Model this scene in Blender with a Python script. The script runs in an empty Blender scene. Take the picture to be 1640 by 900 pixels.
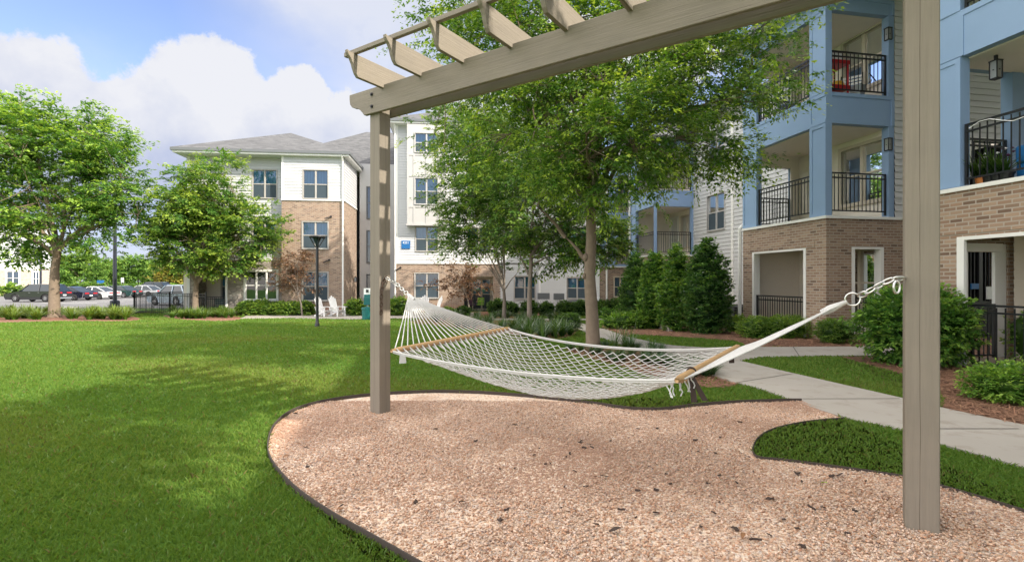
import bpy, bmesh, math, random
import numpy as np
from mathutils import Vector, Matrix
random.seed(7); RNG = np.random.default_rng(11)
R = math.radians
scene = bpy.context.scene
COL = scene.collection
# ---------------------------------------------------------------- camera, light, exposure
CAMH, F = 1.5, 800.0                      # eye height, focal length in photo pixels (photo 1640 x 900)
cam = bpy.data.cameras.new('camera'); camo = bpy.data.objects.new('camera', cam); COL.objects.link(camo)
camo.location = (0, 0, CAMH); camo.rotation_euler = (R(90), 0, 0)
cam.sensor_width = 36; cam.lens = F/1640*36; cam.clip_start = 0.05; cam.clip_end = 3000
scene.camera = camo
SUN_AZ, SUN_EL = -31.0, 35.0              # azimuth measured from +X
sd = Vector((math.cos(R(SUN_AZ))*math.cos(R(SUN_EL)), math.sin(R(SUN_AZ))*math.cos(R(SUN_EL)), math.sin(R(SUN_EL))))
sl = bpy.data.lights.new('sun', 'SUN'); so = bpy.data.objects.new('sun', sl); COL.objects.link(so)
sl.energy = 4.3; sl.angle = R(0.6); sl.color = (1.0, 0.91, 0.78)
so.rotation_euler = sd.to_track_quat('Z', 'Y').to_euler(); so.location = (10, -5, 20)
scene.view_settings.view_transform = 'Standard'; scene.view_settings.look = 'None'
scene.view_settings.gamma = 1; scene.view_settings.use_curve_mapping = False
scene.view_settings.exposure = 0.78
SKY_STRENGTH = 0.15
scene.cycles.max_bounces = 8; scene.cycles.diffuse_bounces = 6; scene.cycles.transparent_max_bounces = 12

def pxdir(px, py):
    return Vector(((px-820)/F, 1, (450-py)/F)).normalized()
def build_world():
    w = bpy.data.worlds.new('World'); scene.world = w; w.use_nodes = True
    nt = w.node_tree; N = nt.nodes; L = nt.links; N.clear()
    def nd(t, **k):
        n = N.new(t)
        for a, b in k.items(): setattr(n, a, b)
        return n
    def mth(op, a, b=None, c=None, clamp=False):
        n = nd('ShaderNodeMath', operation=op); n.use_clamp = clamp
        for i, s in enumerate((a, b, c)):
            if s is None: continue
            if isinstance(s, (int, float)): n.inputs[i].default_value = s
            else: L.new(s, n.inputs[i])
        return n.outputs[0]
    sky = nd('ShaderNodeTexSky', sky_type='NISHITA'); sky.sun_disc = False
    sky.sun_elevation = R(SUN_EL); sky.sun_rotation = math.atan2(sd.x, sd.y)
    sky.altitude = 0; sky.air_density = 1.0; sky.dust_density = 0.6; sky.ozone_density = 1.6
    tc = nd('ShaderNodeTexCoord'); gen = tc.outputs['Generated']
    def noise(scale, detail, rough, off=(0, 0, 0), stretch=(1, 1, 1)):
        mp = nd('ShaderNodeMapping'); mp.inputs['Location'].default_value = off; mp.inputs['Scale'].default_value = stretch
        L.new(gen, mp.inputs[0])
        n = nd('ShaderNodeTexNoise'); n.inputs['Scale'].default_value = scale
        n.inputs['Detail'].default_value = detail; n.inputs['Roughness'].default_value = rough
        L.new(mp.outputs[0], n.inputs['Vector']); return n.outputs['Fac']
    n1 = noise(7, 8, 0.58); n2 = noise(3.1, 6, 0.55, (3.7, 1.2, 0.4), (1, 1, 1.8)); n3 = noise(22, 8, 0.66, (1, 5, 2))
    # banks of cumulus round the horizon, each a soft ball of directions
    blobs = [((330, 150), .098), ((270, 190), .090), ((395, 195), .085), ((350, 110), .06), ((60, 140), .080), ((0, 150), .085), ((130, 195), .075), ((-90, 170), .1),
             ((480, 150), .052), ((535, 235), .095), ((200, 240), .09), ((440, 250), .1), ((90, 240), .1), ((330, 260), .12), ((620, 250), .1), ((760, 190), .1), ((900, 120), .12), ((1080, 60), .12)]
    acc = None
    for (p, r) in blobs:
        d = pxdir(*p)
        v = nd('ShaderNodeVectorMath', operation='DISTANCE'); L.new(gen, v.inputs[0]); v.inputs[1].default_value = d
        s = mth('SUBTRACT', 1.0, mth('DIVIDE', v.outputs['Value'], r))
        acc = s if acc is None else mth('SMOOTH_MAX', acc, s, 0.22)
    cum = mth('ADD', acc, mth('MULTIPLY', mth('SUBTRACT', n1, 0.5), 1.5))
    cum = mth('ADD', cum, mth('MULTIPLY', mth('SUBTRACT', n3, 0.5), 0.8))
    mr = nd('ShaderNodeMapRange', interpolation_type='SMOOTHSTEP'); L.new(cum, mr.inputs['Value'])
    mr.inputs['From Min'].default_value = -0.02; mr.inputs['From Max'].default_value = 0.20
    # thin high cloud, and cloud elsewhere round the sky
    mr2 = nd('ShaderNodeMapRange', interpolation_type='SMOOTHSTEP'); L.new(n2, mr2.inputs['Value'])
    mr2.inputs['From Min'].default_value = 0.44; mr2.inputs['From Max'].default_value = 0.72
    wisp_d = nd('ShaderNodeVectorMath', operation='DISTANCE'); L.new(gen, wisp_d.inputs[0]); wisp_d.inputs[1].default_value = pxdir(600, 20)
    wisp = mth('MULTIPLY_ADD', mth('SUBTRACT', 1.0, mth('DIVIDE', wisp_d.outputs['Value'], .30), clamp=True), 1.4, mth('MULTIPLY', mr2.outputs[0], 0.35), clamp=True)
    wisp = mth('MULTIPLY', wisp, mth('MULTIPLY_ADD', n2, 1.6, 0.0), clamp=True)
    sep = nd('ShaderNodeSeparateXYZ'); L.new(gen, sep.inputs[0])
    low = nd('ShaderNodeMapRange', interpolation_type='SMOOTHSTEP'); L.new(mth('ADD', sep.outputs['Z'], mth('MULTIPLY', mth('SUBTRACT', n1, .5), .12)), low.inputs['Value'])
    low.inputs['From Min'].default_value = .24; low.inputs['From Max'].default_value = .13; low.inputs['To Max'].default_value = .8
    alpha = mth('MAXIMUM', mth('MAXIMUM', mr.outputs[0], low.outputs[0]), mth('MULTIPLY', wisp, 0.8))
    # cloud shading: lavender grey low in the bank, white at the sunlit tops
    hz = nd('ShaderNodeMapRange'); L.new(sep.outputs['Z'], hz.inputs['Value'])
    hz.inputs['From Min'].default_value = 0.12; hz.inputs['From Max'].default_value = 0.33
    lit = mth('ADD', hz.outputs[0], mth('MULTIPLY', mth('SUBTRACT', n1, 0.47), 2.2), clamp=True)
    cc = nd('ShaderNodeMix', data_type='RGBA'); L.new(lit, cc.inputs['Factor'])
    cc.inputs['A'].default_value = (1.8, 2.08, 3.0, 1); cc.inputs['B'].default_value = (3.35, 3.4, 3.62, 1)
    # the clear sky, a little paler and deeper blue
    skm = nd('ShaderNodeMix', data_type='RGBA', blend_type='MULTIPLY'); skm.inputs['Factor'].default_value = 1
    L.new(sky.outputs[0], skm.inputs['A']); skm.inputs['B'].default_value = SKY_TINT
    mx = nd('ShaderNodeMix', data_type='RGBA'); L.new(alpha, mx.inputs['Factor'])
    L.new(skm.outputs['Result'], mx.inputs['A']); L.new(cc.outputs['Result'], mx.inputs['B'])
    # the rest of the sky, overhead and behind, is unseen cloud, brightened as fill
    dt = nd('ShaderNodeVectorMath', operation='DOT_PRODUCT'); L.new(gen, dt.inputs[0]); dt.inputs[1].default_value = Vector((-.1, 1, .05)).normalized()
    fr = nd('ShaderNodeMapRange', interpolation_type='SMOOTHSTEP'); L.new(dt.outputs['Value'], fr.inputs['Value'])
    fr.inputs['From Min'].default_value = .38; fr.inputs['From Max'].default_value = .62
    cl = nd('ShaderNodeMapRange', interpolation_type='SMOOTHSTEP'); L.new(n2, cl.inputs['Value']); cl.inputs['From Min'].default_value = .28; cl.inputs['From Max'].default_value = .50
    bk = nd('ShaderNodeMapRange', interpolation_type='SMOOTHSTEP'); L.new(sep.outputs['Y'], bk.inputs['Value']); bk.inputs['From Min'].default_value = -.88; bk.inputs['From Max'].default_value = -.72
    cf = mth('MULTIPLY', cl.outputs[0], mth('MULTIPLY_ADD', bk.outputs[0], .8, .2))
    bc = nd('ShaderNodeMix', data_type='RGBA'); L.new(cf, bc.inputs['Factor']); L.new(skm.outputs['Result'], bc.inputs['A']); bc.inputs['B'].default_value = FILL_CLOUD
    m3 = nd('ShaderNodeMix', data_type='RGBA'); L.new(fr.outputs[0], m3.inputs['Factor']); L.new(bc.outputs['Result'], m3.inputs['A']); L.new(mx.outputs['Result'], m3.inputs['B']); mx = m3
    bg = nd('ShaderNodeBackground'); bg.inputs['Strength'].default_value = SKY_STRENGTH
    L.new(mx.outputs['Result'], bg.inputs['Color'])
    out = nd('ShaderNodeOutputWorld'); L.new(bg.outputs[0], out.inputs[0])
SKY_TINT = (.98, .89, .99, 1); FILL_CLOUD = (14.2, 13.4, 12.6, 1)
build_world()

# ---------------------------------------------------------------- ground shape and pixel -> place
def gz(y):
    return 0.0 if y <= 12.5 else (-0.5*(y-12.5)/15.5 if y < 28 else -0.5)
def gza(y):
    return np.where(y <= 12.5, 0.0, np.where(y < 28, -0.5*(y-12.5)/15.5, -0.5))
def gp(px, py):
    """point of the ground seen at a photo pixel"""
    dy = py-450.0
    Y = CAMH*F/dy
    if Y > 12.5:
        k = dy/F-0.5/15.5
        Y = (CAMH-0.5*12.5/15.5)/k if k > 0.004 else 1e9
        if Y > 28: Y = 2.0*F/dy
    return ((px-820)/F*Y, Y)
def at(px, py, Y):
    return Vector(((px-820)/F*Y, Y, CAMH+(450-py)/F*Y))

# ---------------------------------------------------------------- materials
MATS = {}
def new_mat(name):
    m = bpy.data.materials.new(name); m.use_nodes = True
    nt = m.node_tree; N = nt.nodes; N.clear()
    o = N.new('ShaderNodeOutputMaterial'); b = N.new('ShaderNodeBsdfPrincipled'); nt.links.new(b.outputs[0], o.inputs[0])
    MATS[name] = m
    return m, nt, b, o
class G:
    """tiny node-graph helper"""
    def __init__(s, nt): s.nt = nt; s.N = nt.nodes; s.L = nt.links
    def nd(s, t, **k):
        n = s.N.new(t)
        for a, b in k.items(): setattr(n, a, b)
        return n
    def put(s, sock, v):
        if isinstance(v, (int, float)): sock.default_value = v
        elif isinstance(v, tuple): sock.default_value = v if len(v) == len(sock.default_value) else v+(1,)
        else: s.L.new(v, sock)
    def m(s, op, a, b=None, c=None, clamp=False):
        n = s.nd('ShaderNodeMath', operation=op); n.use_clamp = clamp
        for i, x in enumerate((a, b, c)):
            if x is not None: s.put(n.inputs[i], x)
        return n.outputs[0]
    def mix(s, f, a, b, mode='MIX'):
        n = s.nd('ShaderNodeMix', data_type='RGBA', blend_type=mode)
        s.put(n.inputs['Factor'], f); s.put(n.inputs['A'], a); s.put(n.inputs['B'], b); return n.outputs['Result']
    def coord(s, kind='Object'):
        return s.nd('ShaderNodeTexCoord').outputs[kind]
    def mapping(s, v, scale=(1, 1, 1), rot=(0, 0, 0), loc=(0, 0, 0)):
        n = s.nd('ShaderNodeMapping'); s.L.new(v, n.inputs[0]); n.inputs['Scale'].default_value = scale
        n.inputs['Rotation'].default_value = rot; n.inputs['Location'].default_value = loc; return n.outputs[0]
    def noise(s, v, scale, detail=4, rough=0.55, out='Fac'):
        n = s.nd('ShaderNodeTexNoise'); s.L.new(v, n.inputs['Vector']); n.inputs['Scale'].default_value = scale
        n.inputs['Detail'].default_value = detail; n.inputs['Roughness'].default_value = rough; return n.outputs[out]
    def ramp(s, f, stops, interp='LINEAR'):
        n = s.nd('ShaderNodeValToRGB'); e = n.color_ramp; e.interpolation = interp
        while len(e.elements) < len(stops): e.elements.new(0.5)
        for el, (p, c) in zip(e.elements, stops): el.position = p; el.color = (*c, 1) if len(c) == 3 else c
        s.put(n.inputs[0], f); return n.outputs[0]
    def bump(s, h, strength=0.3, dist=0.02, normal=None):
        n = s.nd('ShaderNodeBump'); n.inputs['Strength'].default_value = strength; n.inputs['Distance'].default_value = dist
        s.L.new(h, n.inputs['Height']); 
        if normal: s.L.new(normal, n.inputs['Normal'])
        return n.outputs[0]
    def wallvec(s):
        """(along the wall, height, 0) for walls that follow the object's own axes"""
        o = s.nd('ShaderNodeSeparateXYZ'); s.L.new(s.coord('Object'), o.inputs[0])
        n = s.nd('ShaderNodeSeparateXYZ'); s.L.new(s.coord('Normal'), n.inputs[0])
        ax = s.m('ABSOLUTE', n.outputs[0]); ay = s.m('ABSOLUTE', n.outputs[1]); az = s.m('ABSOLUTE', n.outputs[2])
        u = s.m('ADD', s.m('MULTIPLY', o.outputs[0], s.m('MAXIMUM', ay, az)), s.m('MULTIPLY', o.outputs[1], ax))
        v = s.m('ADD', o.outputs[2], s.m('MULTIPLY', o.outputs[1], az))
        c = s.nd('ShaderNodeCombineXYZ'); s.L.new(u, c.inputs[0]); s.L.new(v, c.inputs[1]); return c.outputs[0]

def plain(name, col, rough=0.6, metal=0.0, var=0.12, nscale=3.0, bump=0.0, spec=0.5, bscale=None):
    m, nt, b, o = new_mat(name); g = G(nt); v = g.coord('Object')
    n = g.noise(v, nscale, 5, 0.6)
    c = g.mix(n, tuple(x*(1-var) for x in col), tuple(min(1, x*(1+var)) for x in col))
    g.put(b.inputs['Base Color'], c); b.inputs['Roughness'].default_value = rough; b.inputs['Metallic'].default_value = metal
    b.inputs['Specular IOR Level'].default_value = spec
    if bump: g.put(b.inputs['Normal'], g.bump(g.noise(v, bscale or nscale*8, 5, 0.6), bump, 0.01))
    return m
plain('white_trim', (.76, .76, .74), .5, var=.04); plain('siding_white', (.53, .54, .55), .55, var=.05, nscale=1.2)
plain('siding_grey', (.47, .44, .41), .6, var=.05); plain('cream', (.80, .745, .66), .6, var=.05); plain('grey_panel', (.43, .425, .42), .6, var=.04)
plain('siding_taupe', (.34, .31, .29), .6, var=.05)
plain('blue_paint', (.235, .352, .545), .55, var=.07, nscale=1.5, bump=.05); plain('rail_black', (.014, .016, .02), .35, var=.2)
plain('black_metal', (.012, .013, .016), .4, var=.2); plain('frame_tan', (.55, .49, .40), .5, var=.04); plain('gutter_grey', (.13, .14, .15), .5)
plain('frame_grey', (.40, .385, .36), .5, var=.04); plain('white_plastic', (.80, .80, .79), .45, var=.03); plain('steel', (.62, .62, .60), .32, 1.0, var=.1); plain('rust', (.10, .065, .045), .7, .3, var=.4, nscale=40)
plain('teal_plastic', (.01, .13, .13), .4); plain('red_plastic', (.55, .02, .03), .4); plain('yellow_cloth', (.75, .45, .04), .7); plain('dark_brown', (.045, .028, .022), .85)
plain('galv', (.42, .45, .46), .4, .8); plain('sign_blue', (.01, .12, .34), .4, var=.04); plain('sign_white', (.82, .84, .85), .5, var=.02)
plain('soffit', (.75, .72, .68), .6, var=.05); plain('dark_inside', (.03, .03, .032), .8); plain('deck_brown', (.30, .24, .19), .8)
plain('concrete_kerb', (.36, .34, .31), .85, var=.18, nscale=9, bump=.3); plain('leaf_brown', (.22, .105, .045), .7); plain('orange_clay', (.55, .2, .05), .7); plain('lime_cloth', (.32, .6, .03), .7); plain('navy_metal', (.012, .016, .028), .4)
plain('tyre', (.016, .016, .017), .8); plain('rim', (.45, .46, .47), .3, .9); plain('tail_red', (.38, .01, .012), .25); plain('plate', (.7, .72, .74), .5); plain('purple', (.10, .03, .09), .6); plain('pink', (.75, .16, .33), .6)

def rope_mat(name, col, col2):
    m, nt, b, o = new_mat(name); g = G(nt); v = g.coord('Object')
    n = g.noise(v, 130, 3, .6); n2 = g.noise(v, 5, 3)
    c = g.mix(g.m('MULTIPLY_ADD', n, .6, g.m('MULTIPLY', n2, .4)), col2, col)
    g.put(b.inputs['Base Color'], c); b.inputs['Roughness'].default_value = .9
    g.put(b.inputs['Normal'], g.bump(n, .6, .004)); return m
rope_mat('rope_white', (.63, .625, .61), (.46, .455, .44))

def wood_paint():
    m, nt, b, o = new_mat('taupe_wood'); g = G(nt)
    q = g.nd('ShaderNodeSeparateXYZ'); g.L.new(g.coord('Object'), q.inputs[0]); cb = g.nd('ShaderNodeCombineXYZ')
    g.L.new(q.outputs[0], cb.inputs[0]); g.L.new(g.m('ADD', q.outputs[1], q.outputs[2]), cb.inputs[1])
    oi = g.nd('ShaderNodeObjectInfo'); g.L.new(g.m('MULTIPLY', oi.outputs['Random'], 9.0), cb.inputs[2]); v = cb.outputs[0]
    s = g.mapping(v, (1.6, 34, 1)); n = g.noise(s, 1.0, 7, .65)
    n2 = g.noise(v, 2.5, 4); n3 = g.noise(g.mapping(v, (3, 90, 1)), 1.0, 4, .6)
    c = g.mix(n, (.125, .108, .088), (.225, .198, .163)); c = g.mix(g.m('MULTIPLY', n2, .45), c, (.33, .28, .21))
    k = g.nd('ShaderNodeTexVoronoi'); g.L.new(g.mapping(v, (.9, 5, 1)), k.inputs['Vector']); k.inputs['Scale'].default_value = 1.1
    knot = g.ramp(k.outputs['Distance'], [(0, (1, 1, 1)), (.05, (0, 0, 0))])
    c = g.mix(g.m('MULTIPLY', knot, .55), c, (.12, .09, .065))
    crack = g.ramp(g.noise(g.mapping(v, (.28, 26, 1), loc=(4.2, 1.3, 0)), 1.0, 2, .5), [(.72, (0, 0, 0)), (.745, (1, 1, 1))])
    c = g.mix(g.m('MULTIPLY', crack, .6), c, (.12, .095, .07))
    yz = g.m('ADD', q.outputs[1], q.outputs[2]); wv = g.m('MULTIPLY_ADD', g.noise(g.mapping(v, (1.1, .01, 1)), 1.0, 3), .022, .082)
    ln = g.m('LESS_THAN', g.m('ABSOLUTE', g.m('SUBTRACT', yz, wv)), g.m('MULTIPLY', g.noise(g.mapping(v, (2.3, .01, 1), loc=(3, 0, 0)), 1.0, 2), .0034)); c = g.mix(g.m('MULTIPLY', ln, .8), c, (.06, .045, .032))
    g.put(b.inputs['Base Color'], c); b.inputs['Roughness'].default_value = .72
    h = g.m('ADD', g.m('MULTIPLY', n, .6), g.m('MULTIPLY', n3, .5)); h = g.m('SUBTRACT', h, g.m('MULTIPLY', crack, 1.5))
    g.put(b.inputs['Normal'], g.bump(h, .7, .008)); return m
wood_paint()
def bare_wood(name, c1, c2):
    m, nt, b, o = new_mat(name); g = G(nt); v = g.coord('Object')
    n = g.noise(g.mapping(v, (8, 8, 60)), 2.0, 5, .6); c = g.mix(n, c1, c2)
    g.put(b.inputs['Base Color'], c); b.inputs['Roughness'].default_value = .5; return m
bare_wood('spreader_wood', (.33, .19, .08), (.52, .34, .17))

def brick(name, c1, c2, c3, mortar, bw=.215, bh=.0725, ms=.011):
    m, nt, b, o = new_mat(name); g = G(nt); v = g.wallvec()
    t = g.nd('ShaderNodeTexBrick'); g.L.new(v, t.inputs['Vector'])
    t.inputs['Scale'].default_value = 1; t.inputs['Brick Width'].default_value = bw; t.inputs['Row Height'].default_value = bh
    t.inputs['Mortar Size'].default_value = ms; t.inputs['Mortar Smooth'].default_value = .15; t.inputs['Bias'].default_value = 0
    t.inputs['Color1'].default_value = (0, 0, 0, 1); t.inputs['Color2'].default_value = (1, 1, 1, 1); t.inputs['Mortar'].default_value = (.5, .5, .5, 1)
    br = g.ramp(t.outputs['Color'], [(0, c1), (.35, c2), (.7, c3), (.86, c3), (.9, tuple(x*.5 for x in c2)), (1, tuple(x*.55 for x in c2))])
    big = g.noise(v, .9, 4); fine = g.noise(v, 38, 4, .6)
    br = g.mix(g.m('MULTIPLY', fine, .35), br, (.22, .14, .10)); br = g.mix(g.m('MULTIPLY', big, .25), br, (.37, .24, .165))
    sp = g.nd('ShaderNodeSeparateXYZ'); g.L.new(g.coord('Object'), sp.inputs[0])
    # red clay splashed up from the ground, a stain with a ragged edge of its own
    clay = g.m('SUBTRACT', 1.0, g.m('DIVIDE', g.m('ADD', sp.outputs[2], g.m('MULTIPLY', g.noise(v, 2.2, 5), .5)), .42), clamp=True)
    br = g.mix(g.m('MULTIPLY', clay, .7), br, (.34, .12, .06))
    c = g.mix(t.outputs['Fac'], br, mortar)
    g.put(b.inputs['Base Color'], c); b.inputs['Roughness'].default_value = .88
    h = g.m('SUBTRACT', g.m('MULTIPLY', fine, .25), t.outputs['Fac']); g.put(b.inputs['Normal'], g.bump(h, .55, .012)); return m
brick('brick_tan', (.33, .215, .145), (.22, .142, .10), (.38, .275, .195), (.38, .33, .28))
brick('brick_cream', (.52, .44, .35), (.42, .34, .27), (.55, .48, .40), (.52, .48, .42))
def stone():
    m, nt, b, o = new_mat('stone_veneer'); g = G(nt); v = g.mapping(g.wallvec(), (2.4, 5.5, 1))
    vo = g.nd('ShaderNodeTexVoronoi'); g.L.new(v, vo.inputs['Vector']); vo.inputs['Scale'].default_value = 1
    ed = g.nd('ShaderNodeTexVoronoi', feature='DISTANCE_TO_EDGE'); g.L.new(v, ed.inputs['Vector']); ed.inputs['Scale'].default_value = 1
    sep = g.nd('ShaderNodeSeparateColor'); g.L.new(vo.outputs['Color'], sep.inputs[0])
    c = g.ramp(sep.outputs[0], [(0, (.20, .18, .16)), (.4, (.34, .30, .26)), (.75, (.45, .41, .36)), (1, (.28, .25, .22))])
    j = g.ramp(ed.outputs['Distance'], [(0, (1, 1, 1)), (.06, (0, 0, 0))]); c = g.mix(j, c, (.16, .14, .12))
    g.put(b.inputs['Base Color'], c); b.inputs['Roughness'].default_value = .9
    g.put(b.inputs['Normal'], g.bump(g.m('MINIMUM', ed.outputs['Distance'], .2), .8, .05)); return m
stone()
def shingle():
    m, nt, b, o = new_mat('shingle'); g = G(nt); v = g.coord('Object')
    sp = g.nd('ShaderNodeSeparateXYZ'); g.L.new(v, sp.inputs[0])
    cb = g.nd('ShaderNodeCombineXYZ'); g.L.new(g.m('ADD', sp.outputs[0], sp.outputs[1]), cb.inputs[0]); g.L.new(g.m('MULTIPLY', sp.outputs[2], 2.1), cb.inputs[1])
    t = g.nd('ShaderNodeTexBrick'); g.L.new(cb.outputs[0], t.inputs['Vector']); t.inputs['Scale'].default_value = 1
    t.inputs['Brick Width'].default_value = .36; t.inputs['Row Height'].default_value = .15; t.inputs['Mortar Size'].default_value = .008
    t.inputs['Color1'].default_value = (.052, .055, .061, 1); t.inputs['Color2'].default_value = (.12, .124, .131, 1); t.inputs['Mortar'].default_value = (.09, .088, .087, 1)
    c = g.mix(g.m('MULTIPLY', g.noise(v, 1.5, 5), .4), t.outputs['Color'], (.095, .097, .10))
    g.put(b.inputs['Base Color'], c); b.inputs['Roughness'].default_value = .95; g.put(b.inputs['Normal'], g.bump(t.outputs['Fac'], .4, .01)); return m
shingle()
def glass(name, tint):
    m, nt, b, o = new_mat(name); g = G(nt); nt.nodes.remove(b)
    tr = g.nd('ShaderNodeBsdfTransparent'); tr.inputs[0].default_value = (*tint, 1)
    gl = g.nd('ShaderNodeBsdfGlossy'); gl.inputs['Roughness'].default_value = .02; gl.inputs[0].default_value = (.9, .95, 1, 1)
    g.put(gl.inputs['Normal'], g.bump(g.noise(g.coord('Object'), .8, 2), .10, .05))
    fr = g.nd('ShaderNodeFresnel'); fr.inputs[0].default_value = 1.55
    mx = g.nd('ShaderNodeMixShader'); g.L.new(g.m('MULTIPLY_ADD', fr.outputs[0], .9, .07, clamp=True), mx.inputs[0]); g.L.new(tr.outputs[0], mx.inputs[1]); g.L.new(gl.outputs[0], mx.inputs[2])
    g.L.new(mx.outputs[0], o.inputs[0]); return m
glass('glass', (.86, .92, .92)); glass('glass_dark', (.40, .62, .74))
def blind(name, c1, c2, horiz=False, freq=11.0):
    m, nt, b, o = new_mat(name); g = G(nt); sp = g.nd('ShaderNodeSeparateXYZ'); g.L.new(g.coord('Object'), sp.inputs[0])
    src = sp.outputs[2] if horiz else g.m('ADD', sp.outputs[0], sp.outputs[1])
    w = g.m('MULTIPLY_ADD', g.m('SINE', g.m('MULTIPLY', src, freq*6.283)), .5, .5)
    g.put(b.inputs['Base Color'], g.mix(w, c1, c2)); b.inputs['Roughness'].default_value = .7
    g.put(b.inputs['Normal'], g.bump(w, .5, .02)); return m
blind('blind_vertical', (.10, .32, .46), (.29, .57, .71)); blind('blind_pale', (.34, .42, .36), (.68, .74, .66)); blind('blind_slats', (.10, .10, .10), (.42, .42, .40), True, 16); plain('screen_mesh', (.04, .062, .08), .8, var=.08)  # teal vertical blinds, with the panes' sky reflection mixed into their blue
def car_paint(name, col, rough=.25, metal=.3):
    m, nt, b, o = new_mat(name); g = G(nt); n = g.noise(g.coord('Object'), 4, 3)
    g.put(b.inputs['Base Color'], g.mix(n, tuple(x*.92 for x in col), tuple(min(1, x*1.06) for x in col)))
    b.inputs['Roughness'].default_value = rough; b.inputs['Metallic'].default_value = metal; b.inputs['Coat Weight'].default_value = 1; b.inputs['Coat Roughness'].default_value = .04; return m
for n_, c_ in dict(car_black=(.012, .013, .016), car_navy=(.02, .022, .04), car_white=(.75, .76, .77), car_green=(.012, .05, .045), car_silver=(.5, .52, .54), car_blue=(.30, .38, .46)).items(): car_paint(n_, c_)
plain('car_glass', (.02, .03, .04), .06, var=.1); plain('bark', (.19, .145, .105), .9, var=.35, nscale=9, bump=.8, bscale=26); plain('bark_grey', (.20, .17, .14), .9, var=.35, nscale=9, bump=.7, bscale=30)
def leaf(name, gloss=.13, transl=.52, mul=1.0):
    m, nt, b, o = new_mat(name); g = G(nt); nt.nodes.remove(b)
    at_ = g.nd('ShaderNodeAttribute', attribute_name='Col'); c = at_.outputs['Color']
    d = g.nd('ShaderNodeBsdfDiffuse'); g.L.new(c, d.inputs[0])
    t = g.nd('ShaderNodeBsdfTranslucent'); g.L.new(g.mix(1.0, c, (1.5, 1.35, .5, 1), 'MULTIPLY'), t.inputs[0])
    mx = g.nd('ShaderNodeMixShader'); mx.inputs[0].default_value = transl; g.L.new(d.outputs[0], mx.inputs[1]); g.L.new(t.outputs[0], mx.inputs[2])
    gl = g.nd('ShaderNodeBsdfGlossy'); gl.inputs['Roughness'].default_value = .38
    fr = g.nd('ShaderNodeFresnel'); fr.inputs[0].default_value = 1.4
    m2 = g.nd('ShaderNodeMixShader'); g.L.new(g.m('MULTIPLY', fr.outputs[0], gloss*2.2), m2.inputs[0]); g.L.new(mx.outputs[0], m2.inputs[1]); g.L.new(gl.outputs[0], m2.inputs[2])
    g.L.new(m2.outputs[0], o.inputs[0]); return m
leaf('leaf'); leaf('leaf_dull', .12, .35); leaf('leaf_matt', .08, .3); leaf('grass_blade', .02, .38)
def attr_mat(name, rough=.85):
    m, nt, b, o = new_mat(name); g = G(nt); a = g.nd('ShaderNodeAttribute', attribute_name='Col')
    n = g.noise(g.coord('Object'), 160, 3); g.put(b.inputs['Base Color'], g.mix(g.m('MULTIPLY', n, .14), a.outputs['Color'], (.36, .24, .16)))
    b.inputs['Roughness'].default_value = rough; return m
attr_mat('pebble', .75); attr_mat('straw', .9)
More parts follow.
